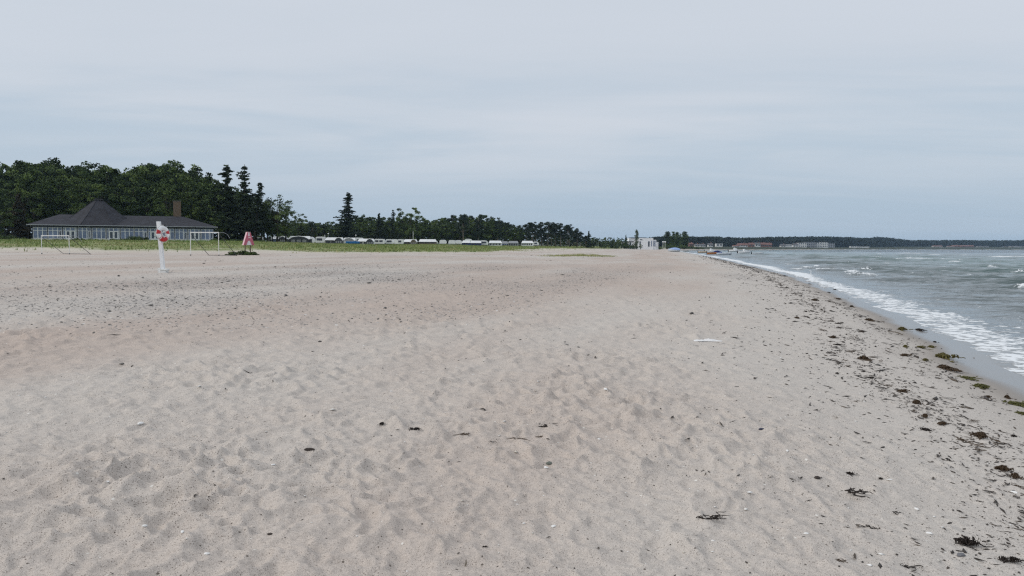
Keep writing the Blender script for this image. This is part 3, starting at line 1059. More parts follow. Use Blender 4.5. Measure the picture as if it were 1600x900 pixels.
DEC = [deciduous(100 + i, 22, [14, 16, 13, 17, 15, 12][i], 95, 62, .66, [.22, .28, .3, .24, .26, .2][i]) for i in range(6)]
DEC2 = [deciduous(140 + i, 12, [8, 9.5, 7.5, 9][i], 60, 75, .42, [.14, .2, .12, .16][i]) for i in range(4)]
LOW = [deciduous(160 + i, 12, 11, 60, 70, .5, .02) for i in range(2)]
PALE = deciduous(171, 12, 8, 50, 60, .42, .2, LEAF_PALE)
SPR = [spruce(200, 22, 8.5, .12, curl=.2), spruce(201, 22, 7.5, .40, .12, curl=.45), spruce(202, 22, 7.5, .45, .2, curl=.5), spruce(203, 14, 7, .1, .05)]
BROWN = spruce(210, 13, 8, .1, .08, NEEDLE_BROWN)
PINES = [pine(300 + i, 12, [7.5, 8.5, 7][i], [.36, .45, .3][i]) for i in range(3)]
POPL = [poplar(400, 12, 3.2), poplar(401, 12, 4.0), poplar(402, 12, 3.4, LEAF_PALE)]
SHR = [shrub(500, 1.6, 3.2), shrub(501, 1.3, 3.6, 18)]

# ---- the dark wood behind the pavilion
sil = [(-80, 256), (0, 257), (40, 254), (66, 249), (90, 258), (131, 248), (160, 262), (185, 266), (215, 258), (250, 250), (275, 256), (305, 266), (335, 280), (360, 300), (400, 318), (430, 335)]
sx, sy = [a for a, b in sil], [b for a, b in sil]
G_WOOD = 'broadleaf trees of the dark wood behind the pavilion'
L_WOOD = 'tall dense dark green broadleaf tree of the wood standing behind the low glazed pavilion'
WOOD_MARKS = [(-40, 'beyond the left picture edge'), (20, 'over the brownish conifer'), (70, "over the pavilion's left hip"), (115, 'left of the pyramid top'), (146, 'over the pyramid top'),
              (180, 'right of the pyramid top'), (215, 'over the long ridge'), (250, 'left of the chimney'), (276, 'over the chimney'), (305, 'right of the chimney'), (335, 'over the right eave')]
BELT_MARKS = [(440, 'behind the first awning'), (468, 'behind the widest awning'), (488, 'behind the sloping nosed caravan'), (502, 'behind the square caravan'), (523, 'behind the grey walled awning'), (550, 'behind the blue windbreak'),
              (574, 'behind the navy doored awning'), (594, 'behind the two windowed caravan'), (612, 'behind the round nosed caravan'), (626, 'behind the big windowed caravan'), (642, 'behind the brown gable'), (668, 'behind the brown awning'),
              (692, 'behind the lone caravan'), (710, 'behind the flat roofed caravan'), (730, 'behind the navy awning'), (757, 'behind the open doored caravan'), (775, 'behind the panelled awning'), (800, 'behind the pale grey awning')]


def near_what(px, marks):
    return min(marks, key=lambda m_: abs(m_[0] - px))[1]


cnt = 0
for row, (dist, lowf, stp, px0) in enumerate([(208, .84, 30, -66), (220, .99, 25, -80), (234, 1.03, 23, -70), (246, .93, 21, -74)]):
    px = px0
    while px < 345:
        pj = px + rnd.uniform(-6, 6)
        dd = dist + rnd.uniform(-4, 4)
        ty = np.interp(pj, sx, sy) + rnd.uniform(-5, 9)
        p = at(pj, ty, dd)
        g = hz(p.x, p.y, False)
        hgt = (p.z - g) * lowf * rnd.uniform(.94, 1.03)
        i = cnt % 6
        plant('broadleaf_tree', DEC[i], p.x, p.y, hgt / 22, 'tall dark broadleaf tree of the wood, ' + ['front', 'second', 'third', 'rearmost'][row] + ' row, ' + near_what(pj, WOOD_MARKS), 'tree', G_WOOD, sxy=rnd.uniform(.8, 1.0))
        cnt += 1
        px += stp
for px, ty, dd in [(412, 318, 206), (425, 328, 210), (436, 338, 214), (400, 322, 204), (330, 276, 205), (352, 300, 212), (375, 308, 216), (398, 318, 222), (345, 300, 226), (418, 330, 226), (366, 290, 236), (388, 300, 240), (408, 316, 240), (340, 330, 200), (385, 335, 206)]:
    p = at(px, ty, dd)
    hgt = p.z - hz(p.x, p.y, False)
    plant('broadleaf_tree', DEC[cnt % 6], p.x, p.y, hgt / 22, 'lower dark green broadleaf tree under the tall spruces beside the wood edge', 'tree', 'broadleaf trees under the spruces at the wood edge', sxy=.95)
    cnt += 1
for k, px, ty, dd, lab, sc, ti in [(0, 354, 257, 204, 'tall full spruce with a pointed top at the wood edge, left of the gappy one', 1.45, None),
                                   (1, 382, 256, 202, 'tall thin spruce with gaps between its branches, rising above the letter sign', 1.5, None),
                                   (2, 404, 283, 200, 'ragged spruce with upcurved branches leaning right at the edge of the wood', 1.5, (0, .12))]:
    p = at(px, ty, dd)
    plant('spruce_tree', SPR[k], p.x - (1.5 if ti else 0), p.y, (p.z - hz(p.x, p.y, False)) / 22, lab, 'tree', None, sxy=sc, tilt=ti)
SPARSE = deciduous(175, 14, 10, 80, 55, .36, .22, LEAF, .12)
p = at(432, 300, 205)
plant('broadleaf_tree', SPARSE, p.x, p.y, (p.z - hz(p.x, p.y, False)) / 14, 'thin leaved tree with see-through grey green crown at the right end of the wood', 'tree')
p = at(446, 318, 212)
plant('broadleaf_tree', SPARSE, p.x, p.y, (p.z - hz(p.x, p.y, False)) / 14, 'smaller airy tree just right of the thin leaved tree, above the first caravans', 'tree', rz=2.0)
p = at(28, 304, 196)
plant('conifer_tree', BROWN, p.x, p.y, (p.z - hz(p.x, p.y, False)) / 13, 'brownish conifer with drooping layered branches beside the left end of the pavilion', 'tree')
p = at(-6, 308, 190)
plant('broadleaf_tree', DEC2[1], p.x, p.y, (p.z - hz(p.x, p.y, False)) / 12, 'fresh green broadleaf tree cut by the left picture edge beside the brownish conifer', 'tree')

# ---- the tree belt behind the camp site
sil2 = [(440, 348), (480, 346), (510, 350), (530, 348), (545, 342), (562, 338), (580, 342), (600, 340), (620, 344), (655, 342), (670, 343), (690, 342), (703, 339), (715, 344), (728, 336), (745, 341), (757, 338), (775, 344), (795, 348), (808, 353)]
bx_, by_ = [a for a, b in sil2], [b for a, b in sil2]
for row, (dist, lowf, stp, px0) in enumerate([(318, .93, 12, 444), (334, 1.05, 10, 440), (350, 1.08, 10, 446)]):
    px = px0
    while px < 808:
        dd = dist + (px - 440) * .06 + rnd.uniform(-4, 4)
        pj = px + rnd.uniform(-3, 3)
        p = at(pj, np.interp(pj, bx_, by_) + rnd.uniform(-2, 3.5), dd)
        hgt = (p.z - hz(p.x, p.y, False)) * lowf
        kk = rnd.choice([0, 1, 2, 3, 0, 1, 'p'])
        if kk == 'p':
            plant('pine_tree', PINES[cnt % 3], p.x, p.y, hgt / 12, 'dark pine of the belt, ' + ['front', 'middle', 'back'][row] + ' row, ' + near_what(pj, BELT_MARKS), 'tree', 'pines in the belt behind the camp site', sxy=.95)
        else:
            plant('broadleaf_tree', DEC2[kk], p.x, p.y, hgt / 12, 'green bushy tree of the belt, ' + ['front', 'middle', 'back'][row] + ' row, ' + near_what(pj, BELT_MARKS), 'tree', 'broadleaf trees in the belt behind the camp site', sxy=rnd.uniform(.85, 1.05))
        cnt += 1
        px += stp
for px in range(-70, 345, 24):
    dd = 252 + rnd.uniform(-4, 6)
    p = at(px + rnd.uniform(-6, 6), 322 + rnd.uniform(-10, 10), dd)
    plant('broadleaf_tree', LOW[cnt % 2], p.x, p.y, (p.z - hz(p.x, p.y, False)) / 12, 'low leafy undergrowth tree filling the shade between the trunks of the wood', 'tree', 'undergrowth trees at the back of the wood')
    cnt += 1
for px in list(range(345, 440, 15)) + list(range(448, 812, 13)) + list(range(812, 932, 7)):
    dd = np.interp(px, [345, 440, 448, 810, 930], [250, 262, 362, 372, 400]) + rnd.uniform(-4, 6)
    p = at(px + rnd.uniform(-4, 4), np.interp(px, [345, 440, 448, 810, 930], [344, 350, 355, 357, 371]) + rnd.uniform(-3, 3), dd)
    plant('broadleaf_tree', LOW[cnt % 2], p.x, p.y, (p.z - hz(p.x, p.y, False)) / 12, 'low leafy tree closing the gaps behind the belt and the pine clump', 'tree', 'undergrowth trees behind the belt')
    cnt += 1
singles = [('spruce_tree', SPR[0], 22, 544, 300, 306, 'tallest narrow spruce standing alone above the tree belt', 1.6),
           ('spruce_tree', SPR[1], 22, 614, 326, 312, 'spruce with a ragged open top left of the tall pale stemmed tree', 1.2),
           ('broadleaf_tree', DEC2[0], 12, 640, 321, 304, 'tall loose crowned tree with pale slender trunk in the middle of the belt', .95),
           ('spruce_tree', SPR[3], 14, 592, 334, 314, 'small dark conifer with a rounded tip between the two spruces', 1.0),
           ('broadleaf_tree', PALE, 12, 466, 336, 330, 'pale grey green willow behind the left end of the caravans', 1.0),
           ('spruce_tree', SPR[3], 14, 471, 348, 300, 'dark blue green fir in front of the pale willow', 1.1),
           ('pine_tree', PINES[0], 12, 487, 346, 306, 'round dark pine right of the dark fir', .95),
           ('pine_tree', PINES[1], 12, 724, 333, 330, 'pine whose lumpy top stands highest right of the belt middle', .8),
           ('pine_tree', PINES[2], 12, 747, 336, 334, 'pine with a single round knob for a top', .7)]
for kind, pair, h0, px, ty, dd, lab, sc in singles:
    p = at(px, ty, dd)
    plant(kind, pair, p.x, p.y, (p.z - hz(p.x, p.y, False)) / h0, lab, 'tree', None, sxy=sc)
for px, ty, dd in [(822, 349, 352), (832, 345, 350), (846, 346, 354), (856, 345, 352), (868, 347, 356), (876, 348, 352), (886, 350, 356), (890, 349, 366), (902, 356, 360), (838, 350, 366), (862, 350, 368), (813, 352, 366), (908, 362, 374), (916, 367, 380), (897, 360, 376)]:
    p = at(px, ty, dd)
    plant('pine_tree', PINES[cnt % 3], p.x, p.y, (p.z - hz(p.x, p.y, False)) / 12, 'blue black pine with bare trunk in the clump right of the caravans', 'tree', 'pines in the clump right of the caravans')
    cnt += 1
for px, ty, dd in [(928, 370, 420), (937, 371, 430), (946, 369, 440), (954, 370, 452), (963, 370, 462), (972, 371, 470), (957, 374, 440), (940, 375, 420), (967, 374, 452), (980, 376, 455), (1001, 380, 452), (990, 380, 448)]:
    p = at(px, ty, dd)
    plant('broadleaf_tree', DEC2[cnt % 4], p.x, p.y, (p.z - hz(p.x, p.y, False)) / 12, 'low dark bushy tree on the dune left of the white modern house', 'tree', 'bushy trees left of the white modern house')
    cnt += 1
for kind, pair, px, ty, dd, lab, sc in [('spruce_tree', SPR[3], 920, 361, 400, 'small pointed conifer standing free right of the pine clump', 1.0),
                                        ('spruce_tree', SPR[3], 978, 367, 480, 'slim dark conifer touching the left wing of the white house', .8),
                                        ('poplar_tree', POPL[2], 995, 359, 455, 'slender grey green poplar in front of the white modern house', 1.0)]:
    p = at(px, ty, dd)
    h0 = 14 if pair is SPR[3] else 12
    plant(kind, pair, p.x, p.y, (p.z - hz(p.x, p.y, False)) / h0, lab, 'tree', None, sxy=sc)
for px, dd, h_, w_ in [(975, 470, 4.5, 7), (984, 468, 4.0, 7), (991, 466, 3.6, 6), (962, 440, 3.4, 8), (945, 430, 3, 8), (1030, 520, 3.2, 7), (1042, 600, 5.5, 10), (1050, 603, 5, 10), (1059, 606, 5, 10), (1068, 610, 5.5, 10), (1078, 625, 4, 12), (1090, 650, 3, 14)]:
    p = at(px, 384, dd)
    plant('bush', SHR[cnt % 2], p.x, p.y, h_ / 1.5, 'dark scrubby bush at the foot of the trees near the white modern house' if px < 1031 else 'dark scrubby bush at the foot of the five poplars', 'bush', 'bushes by the white house' if px < 1031 else 'bushes under the poplars', sxy=w_ / 3.4 * 1.5 / h_)
    cnt += 1
for i, (px, ty, sc, lab) in enumerate([(1043, 362, 2.0, 'broad leaning poplar at the left of the five behind the beach'), (1052, 362, 1.5, 'second poplar from the left of the five, narrow, closest to the broad one'),
                                       (1058, 363, 1.6, 'middle poplar of the five with a square top'), (1063, 365, .8, 'thin lower poplar between the middle and the right one of the five'), (1070, 362, 1.9, 'rightmost poplar of the five with a wide round head')]):
    p = at(px, ty, 610 + i * 6)
    plant('poplar_tree', POPL[i % 2], p.x, p.y, (p.z - hz(p.x, p.y, False)) / 12, lab, 'tree', 'five poplars in a row', sxy=sc)

# ---- bushes
for px, py, dd, h_, w_, v_ in [(122, 372, 165, 1.2, 4, 0), (133, 372, 166, 1.0, 4, 1), (144, 372, 167, 1.1, 4, 0), (155, 373, 168, .9, 4, 1), (184, 373, 168, 1.0, 3.6, 0), (196, 373, 170, 1.2, 3.6, 1), (209, 372, 169, 1.9, 4, 0), (220, 372, 170, 1.9, 4, 1),
                                (76, 371, 163, .9, 4, 1), (92, 371, 164, .9, 4, 0), (240, 373, 173, 1.0, 3, 1), (262, 374, 174, .8, 3.4, 0), (282, 374, 176, .8, 3.4, 1)]:
    p = at(px, py, dd)
    plant('bush', SHR[v_], p.x, p.y, h_ / 1.5, 'clipped dark green bush growing in front of the pavilion windows', 'bush', 'bushes along the pavilion front', sxy=w_ / 3.4 * 1.5 / h_)
for px, dd, h_, w_ in [(-12, 176, 3.0, 7), (6, 172, 2.0, 6), (22, 178, 1.6, 6), (36, 180, 1.2, 5)]:
    p = at(px, 372, dd)
    plant('bush', SHR[0], p.x, p.y, h_ / 1.5, 'rounded green bush growing left of the pavilion under the trees', 'bush', 'bushes left of the pavilion', sxy=w_ / 3.4 * 1.5 / h_)
for px, dd, h_, w_ in [(345, 185, 1.6, 6), (360, 186, 1.4, 6), (330, 188, 1.5, 5), (378, 190, 1.2, 6), (405, 195, 1.2, 6)]:
    p = at(px, 372, dd)
    plant('bush', SHR[1], p.x, p.y, h_ / 1.5, 'dark low bush growing between the pavilion and the spruces', 'bush', 'bushes right of the pavilion', sxy=w_ / 3.4 * 1.5 / h_)

# ---- the far wood round the bay: one mass
q = np.random.RandomState(77)
fs = [(1010, 373), (1030, 370), (1060, 371), (1075, 368.5), (1090, 370), (1100, 369.5), (1125, 369.8), (1150, 371.5), (1180, 371), (1200, 370), (1230, 369.3), (1260, 369), (1290, 368.6), (1330, 370), (1345, 371), (1360, 370.5), (1372, 369), (1388, 370.2), (1400, 372.2),
      (1425, 374.8), (1460, 374.8), (1500, 374.6), (1540, 375), (1570, 375), (1600, 374.6), (1700, 374)]
fx, fy = [a for a, b in fs], [b for a, b in fs]
cen, rr = [], []
for i in range(4200):
    px = q.uniform(1000, 1700)
    dsh = np.interp(px, [1000, 1075, 1140, 1250, 1350, 1420, 1600, 1700], [700, 900, 1050, 1330, 1580, 1900, 2250, 2450])
    if px > 1060 and q.uniform() < .0: continue
    dist = dsh + 70 + q.uniform(0, 1) ** 1.3 * 260
    ty = np.interp(px, fx, fy) + abs(q.normal(0, .9)) + (0.9 * fbm(np.array([px * .12]), np.array([dist * .01]), 2, 151)[0])
    pt = at(px, ty, dist)
    g = hz(pt.x, pt.y, False)
    H_ = (pt.z - g)
    if H_ < 3: continue
    wdt = min(H_ * .5, 6.5)
    for k in range(10):
        u_ = q.uniform(.0, .92)
        rr_ = wdt * .55 * math.sin(min(1, (1 - u_) * 1.6 + .25) * math.pi / 2)
        a = q.uniform(0, 6.283)
        cen.append((pt.x + math.cos(a) * rr_, pt.y + math.sin(a) * rr_, g + H_ * u_))
        rr.append(2.0 + 1.2 * q.uniform())
cen = np.array(cen)
tones = np.clip(.42 + .35 * fbm(cen[:, 0] * .05, cen[:, 1] * .05 + cen[:, 2] * .2, 2, 152) + q.normal(0, .15, len(cen)), 0, 1)
v, f, tn = leaves(cen, np.array(rr), 5, 3.0, tones, q, .7)
LEAF_FAR = leaf_mat('leaf_far', [(0, (.010, .018, .016)), (.5, (.022, .034, .026)), (1, (.050, .066, .040))])
tag(link('far_forest', mesh_np('far_forest', v, f, LEAF_FAR, False, {'tone': tn})), 'long dark wood stretching along the far shore of the bay', 'forest', kind='stuff')

# ================================================================== PAVILION
WHITE = principled('white_paint', (.78, .79, .80), .5, .3, var=.05, vscale=1.5)
WHITE_WORN = principled('white_paint_worn', (.74, .74, .72), .55, .3, var=.13, vscale=6)
DARKMET = principled('dark_metal', (.035, .035, .04), .5, .4, var=.2)
GLASSB = principled('window_glass', (.13, .17, .27), .12, .9, var=.35, vscale=.5)
GLASSD = principled('window_glass_dark', (.03, .04, .055), .08, .8, var=.3, vscale=.8)
BRICKY = principled('yellow_brick', (.30, .22, .12), .9, .1, var=.2, vscale=3)
BRICKB = principled('brown_brick', (.17, .125, .09), .9, .1, var=.3, vscale=6)
ROOFM = principled('dark_roof_felt', (.036, .036, .043), .85, .2, var=.28, vscale=.7, bump=.4, bscale=3)
POSTD = principled('dark_post', (.05, .06, .09), .6, .3, var=.15)
GUTTER = principled('zinc_gutter', (.40, .42, .45), .5, .4, var=.15)

Lp, Rp = at(51, 372, 170), at(334, 371, 186)
fdir = Vector((Rp.x - Lp.x, Rp.y - Lp.y, 0))
FL = fdir.length
gz0 = 2.75
pav = empty('beach_pavilion', (Lp.x, Lp.y, gz0), math.atan2(fdir.y, fdir.x))
tag(pav, 'long low glazed beach pavilion with dark hipped roof, pyramid top and brick chimney', 'building')
EZ = 3.28            # eaves height over the base
# body: plinth, end walls, back wall
wl = MB()
wl.box(0, FL, .30, .55, -1.5, .30).box(0, .25, .55, 14, -1.5, EZ).box(FL - .25, FL, .55, 14, -1.5, EZ).box(.25, FL - .25, 13.75, 14, -1.5, EZ)
wl.build('wall', BRICKY, pav)
MB().box(.25, FL - .25, 2.4, 2.6, 0, EZ).build('inner_wall', principled('room_wall', (.34, .38, .44), .9, .1, var=.2, vscale=.6), pav)
MB().box(.25, FL - .25, .55, 13.75, -.02, .04).build('room_floor', principled('room_floor', (.25, .24, .23), .8), pav)
MB().box(-.1, FL + .1, .16, .60, 2.88, EZ - .01).build('lintel', POSTD, pav)
MB().box(0, FL, .06, .29, -1.2, .24).build('plinth', WHITE_WORN, pav)
nb = 13
bw = FL / nb
doors = {2, 5, 8, 11}
curt = principled('white_curtain', (.62, .64, .68), .9, .1, var=.12, vscale=1.2)
for i in range(nb):
    x0, x1 = i * bw, (i + 1) * bw
    MB().box(x0 - .06, x0 + .06, .10, .40, .24, 2.90).build('post', POSTD, pav)
    fr, door = MB(), MB()
    a, b = x0 + .10, x1 - .10
    z0, z1, zt = .30, 2.84, 2.10
    y0, y1 = .14, .24
    t_ = .075
    fr.box(a, b, y0, y1, z0, z0 + .1).box(a, b, y0, y1, z1 - .07, z1)
    fr.box(a, b, y0 + .003, y1 - .003, zt - .05, zt + .05)
    if i in doors:
        cuts = [a, a + .5, a + .5 + .95, a + .5 + 1.9, b]
    else:
        cuts = [a, a + (b - a) / 3, a + 2 * (b - a) / 3, b]
    for c_ in cuts:
        fr.box(max(a, c_ - t_), min(b, c_ + t_), y0 - .004, y1 + .004, z0 + .1, z1 - .07)
    wo_ = fr.build('window', WHITE, pav)
    for j in range(len(cuts) - 1):
        p0, p1 = cuts[j] + t_, cuts[j + 1] - t_
        MB().box(p0, p1, .18, .20, zt + .05, z1 - .07).build('pane', GLASSB, wo_)
        if i in doors and j in (1, 2):
            continue
        MB().box(p0, p1, .18, .20, z0 + .1, zt - .05).build('pane', GLASSB, wo_)
    if i in doors:
        for j in (1, 2):
            p0, p1 = cuts[j] + .02, cuts[j + 1] - .02
            d = MB()
            d.box(p0, p1, .085, .135, -.30, .45).box(p0, p1, .085, .135, 1.93, 2.06)
            d.box(p0, p0 + .17, .085, .135, .45, 1.93).box(p1 - .17, p1, .085, .135, .45, 1.93)
            do = d.build('door', WHITE, pav)
            MB().box(p0 + .17, p1 - .17, .10, .12, .45, 1.93).build('pane', GLASSD, do)
            MB().box(p1 - .12 if j == 1 else p0 + .06, p1 - .06 if j == 1 else p0 + .12, .05, .084, .9, 1.05).build('handle', DARKMET, do)
    elif i in (0, 4, 6, 9):
        xx = a + (.03 if i != 6 else 2.0)
        MB().box(xx, xx + .55, .30, .36, .4, 2.8).build('curtain', curt, pav)
    if i in (1, 3, 7, 10, 12):
        # an opened casement standing out from the front
        xx = b - .62
        cs = MB().box(xx, xx + .5, .045, .085, .55, .62).box(xx, xx + .5, .045, .085, 1.95, 2.02).box(xx, xx + .07, .045, .085, .62, 1.95).box(xx + .43, xx + .5, .045, .085, .62, 1.95)
        co_ = cs.build('casement', WHITE, pav)
        MB().box(xx + .07, xx + .43, .058, .072, .62, 1.95).build('pane', GLASSD, co_)
MB().box(FL - .06, FL + .06, .10, .40, .24, 2.90).build('post', POSTD, pav)
for xx in (7 * bw * .55, 7 * bw * 1.0, FL * .72, FL * .24):
    MB().tube([(xx, -.55, EZ - .06), (xx, -.50, EZ - .25), (xx, .02, 2.7), (xx, .02, -.2)], .045, 6).build('downpipe', GUTTER, pav)
# hipped roof with 0.75 m overhang
ov = .75
RH, DP = 2.75, 14.0
x0, x1, y0, y1 = -ov - .3, FL + ov + .2, -ov, DP + ov
mid = DP / 2
rl, rr_ = 4.6, FL - 6.6
roof = MB()
e0, e1 = EZ, EZ + .10
roof.poly([(x0, y0, e1), (x1, y0, e1), (x1, y1, e1), (x0, y1, e1), (rl, mid, EZ + RH), (rr_, mid, EZ + RH),
           (x0, y0, e0), (x1, y0, e0), (x1, y1, e0), (x0, y1, e0)],
          [(0, 1, 5, 4), (1, 2, 5), (2, 3, 4, 5), (3, 0, 4), (6, 7, 1, 0), (7, 8, 2, 1), (8, 9, 3, 2), (9, 6, 0, 3), (9, 8, 7, 6)])
ro = roof.build('roof', ROOFM, pav)
MB().box(x0 - .02, x1 + .02, y0 - .13, y0 - .003, EZ - .01, EZ + .12).build('gutter', GUTTER, pav)
for xx in np.arange(1.5, FL - 1.5, 2.05):
    pass
# eight-sided pyramid over the round room
pcx, pcy = FL * .338, 6.9
prof_ = [(8.95, EZ + .12), (5.3, EZ + 2.75), (3.0, EZ + 4.6), (.85, EZ + 6.3)]
pts, fc = [], []
for r_, z_ in prof_:
    for k in range(8):
        a = math.pi / 8 + k * math.pi / 4
        pts.append((pcx + r_ * math.cos(a), pcy + r_ * .92 * math.sin(a), z_))
for lv in range(3):
    for k in range(8):
        k2 = (k + 1) % 8
        fc.append((lv * 8 + k, lv * 8 + k2, lv * 8 + 8 + k2, lv * 8 + 8 + k))
fc.append(tuple(24 + k for k in range(8)))
fc.append(tuple(reversed(range(8))))
py = MB().poly(pts, fc).build('pyramid_roof', ROOFM, pav)
hips = MB()
for k in range(8):
    for lv in range(3):
        hips.tube([Vector(pts[lv * 8 + k]) + Vector((0, 0, .02)), Vector(pts[lv * 8 + 8 + k]) + Vector((0, 0, .02))], .07, 5)
hips.build('ridge_capping', ROOFM, py)
MB().box(pcx - .95, pcx + .95, pcy - .95, pcy + .95, EZ + 6.31, EZ + 6.52).box(pcx - .7, pcx + .7, pcy - .7, pcy + .7, EZ + 6.52, EZ + 6.65).build('vent_cap', DARKMET, py, bevel=.03)
# chimney: courses of brick as relief
ccx, ccy = FL * .79, mid + .6
ch = MB().box(ccx - .85, ccx + .85, ccy - .55, ccy + .55, EZ + 1.6, EZ + 6.5)
cho = ch.build('chimney', BRICKB, ro)
MB().box(ccx - .93, ccx + .93, ccy - .63, ccy + .63, EZ + 6.5, EZ + 6.68).build('chimney_cap', principled('chimney_stone', (.12, .11, .10), .9), pav)
cb = MB()
for k in range(24):
    z_ = EZ + 2.4 + k * .17
    cb.box(ccx - .87, ccx + .87, ccy - .57, ccy + .57, z_, z_ + .13)
cb.build('brick_course', BRICKB, pav)

# ================================================================== LIFEBUOY POST
pp = ground_at(256, 426)
pd = pp.y
hpost = at(250, 346, pd).z - pp.z
buoy_post = empty('lifebuoy_post', (pp.x, pp.y, pp.z))
tag(buoy_post, 'white wooden post leaning left on the open beach, carrying a red and white lifebuoy', 'post')
lean = (250 - 256.5) / FPX * pd
pw = 5.8 / FPX * pd / 2
mb = MB()
pts = []
for zc, lx in ((-.3, -lean * -.0), (hpost, lean)):
    for sx_, sy_ in ((-1, -1), (1, -1), (1, 1), (-1, 1)):
        pts.append((lx + sx_ * pw, sy_ * pw * .8, zc))
mb.poly(pts, [(0, 1, 2, 3), (7, 6, 5, 4), (0, 4, 5, 1), (1, 5, 6, 2), (2, 6, 7, 3), (3, 7, 4, 0)])
mb.build('pole', WHITE, buoy_post, bevel=.012)
base_ = MB()
base_.box(-.20, .16, -.14, .14, -.05, .09).box(-.12, .22, -.16, .12, .09, .17).box(-.24, -.10, -.10, .13, .07, .20)
base_.build('base_block', WHITE_WORN, buoy_post, bevel=.02)
bc = at(254.5, 365.2, pd - .16)
buoy_r = 25.0 / FPX * pd / 2
red = principled('lifebuoy_red', (.50, .022, .028), .45, .4, var=.15, vscale=5)
wht = principled('lifebuoy_white', (.80, .80, .80), .45, .4, var=.05, vscale=5)
buoy = empty('lifebuoy', bc)
tag(buoy, 'red and white banded ring lifebuoy hanging on the leaning white post', 'lifebuoy')
buoy.rotation_euler = (R(-4), 0, R(70))
Rm, rm = buoy_r * .71, buoy_r * .29


def ring_piece(a0, a1, n=14, rs=1.0, m=12):
    b_ = MB()
    vs = []
    for i in range(n + 1):
        a = a0 + (a1 - a0) * i / n
        for k in range(m):
            t__ = 2 * math.pi * k / m
            rad = Rm + rm * rs * math.cos(t__)
            vs.append((rad * math.cos(a), rm * rs * .72 * math.sin(t__), rad * math.sin(a)))
    fs_ = [(i * m + k, i * m + (k + 1) % m, (i + 1) * m + (k + 1) % m, (i + 1) * m + k) for i in range(n) for k in range(m)]
    fs_ += [tuple(range(m)), tuple(reversed(range(n * m, n * m + m)))]
    return b_.poly(vs, fs_)


for c_, col_, s_ in [(90, wht, 60), (166, red, 16), (14, red, 16), (-20, wht, 18), (200, wht, 18), (270, red, 52)]:
    ring_piece(R(c_ - s_), R(c_ + s_), max(6, int(s_ / 3)), 1.0).build('band', col_, buoy, smooth=True)
for c_ in (45, 135, 225, 315):
    ring_piece(R(c_ - 3), R(c_ + 3), 3, 1.05).build('strap', wht, buoy, smooth=True)
# grab line round the ring and coiled throwing line in the middle
gl = MB()
for c_ in range(4):
    a0 = R(45 + 90 * c_)
    gl.tube([((Rm + rm * (1.05 + .22 * math.sin(math.pi * k / 10))) * math.cos(a0 + k * math.pi / 20), 0, (Rm + rm * (1.05 + .22 * math.sin(math.pi * k / 10))) * math.sin(a0 + k * math.pi / 20)) for k in range(11)], .012, 5)
gl.build('grab_line', principled('rope', (.62, .62, .60), .8), buoy, smooth=True)
coil = MB()
for k in range(5):
    coil.tube([((.10 + .012 * k) * math.cos(a * .42) * buoy_r / .45 - .01, -.06 - .02 * (k % 3), (.17 - .014 * k) * math.sin(a * .42) * buoy_r / .45 - .03) for a in range(16)], .014, 5)
coil.build('throwing_line', principled('rope_white', (.70, .70, .69), .8), buoy, smooth=True)
MB().box(-.05, .06, .09, .16, Rm - .05, Rm + rm * 1.2).build('hook', DARKMET, buoy_post, loc=tuple(bc - Vector((pp.x, pp.y, pp.z))))
MB().tube([(.12, .10, .46), (.19, .10, .54), (.25, .10, .48), (.21, .10, .38)], .012, 5).build('hanger', DARKMET, buoy_post, loc=tuple(bc - Vector((pp.x, pp.y, pp.z)) + Vector((0, 0, Rm - .32))))


# ================================================================== GOALS
def goal(pxl, pxr, pyt, pyb, dist, depth_px, label, rz_):
    a, b = at(pxl, pyb, dist), at(pxr, pyb, dist)
    hgt = at((pxl + pxr) / 2, pyt, dist).z
    e = empty('football_goal', ((a.x + b.x) / 2, dist, hz((a.x + b.x) / 2, dist)))
    tag(e, label, 'goal', 'football goals standing on the beach')
    W_ = b.x - a.x
    H_ = hgt - e.location.z
    sw = .028
    sh = depth_px / FPX * dist          # stays reach backwards and to the right
    gzl = lambda x, y: hz(e.location.x + x, e.location.y + y) - e.location.z
    for sx_ in (-1, 1):
        x = sx_ * W_ / 2
        MB().box(x - sw, x + sw, -sw, sw, gzl(x, 0) - .25, H_).build('goal_post', WHITE_WORN, e, bevel=.01)
        MB().box(x - sw * 1.3, x + sw * 1.3, -sw * 1.3, sw * 1.3, gzl(x, 0) - .1, gzl(x, 0) + .12).build('foot', DARKMET, e)
        MB().tube([(x, .05, H_ - .05), (x + sh * .35, .55, H_ * .62), (x + sh, 1.5, gzl(x + sh, 1.5) - .05)], .026, 6).build('back_stay', DARKMET, e)
    MB().box(-W_ / 2 - sw - .002, W_ / 2 + sw + .002, -sw - .002, sw + .002, H_ - .002, H_ + .10).build('crossbar', WHITE_WORN, e, bevel=.01)
    MB().tube([(-W_ / 2 + sh, 1.5, gzl(-W_ / 2 + sh, 1.5) + .04), (W_ / 2 + sh, 1.5, gzl(W_ / 2 + sh, 1.5) + .04)], .024, 6).build('ground_bar', DARKMET, e)
    MB().tube([(W_ / 2, .05, H_ + .02), (W_ / 2 + .35, .5, H_ + .04), (W_ / 2 + .6, .8, H_ - .15), (W_ / 2 + .75, 1.0, H_ - .5)], .016, 5).build('net_bow', GUTTER, e)
    return e


goal(65.5, 108.5, 369, 398.5, 80, 22, 'white football goal on pale sand in front of the pavilion end, left of the lifebuoy', 0)
goal(298, 342, 364, 396, 76, 20, 'white football goal between the lifebuoy post and the letter sign', 0)

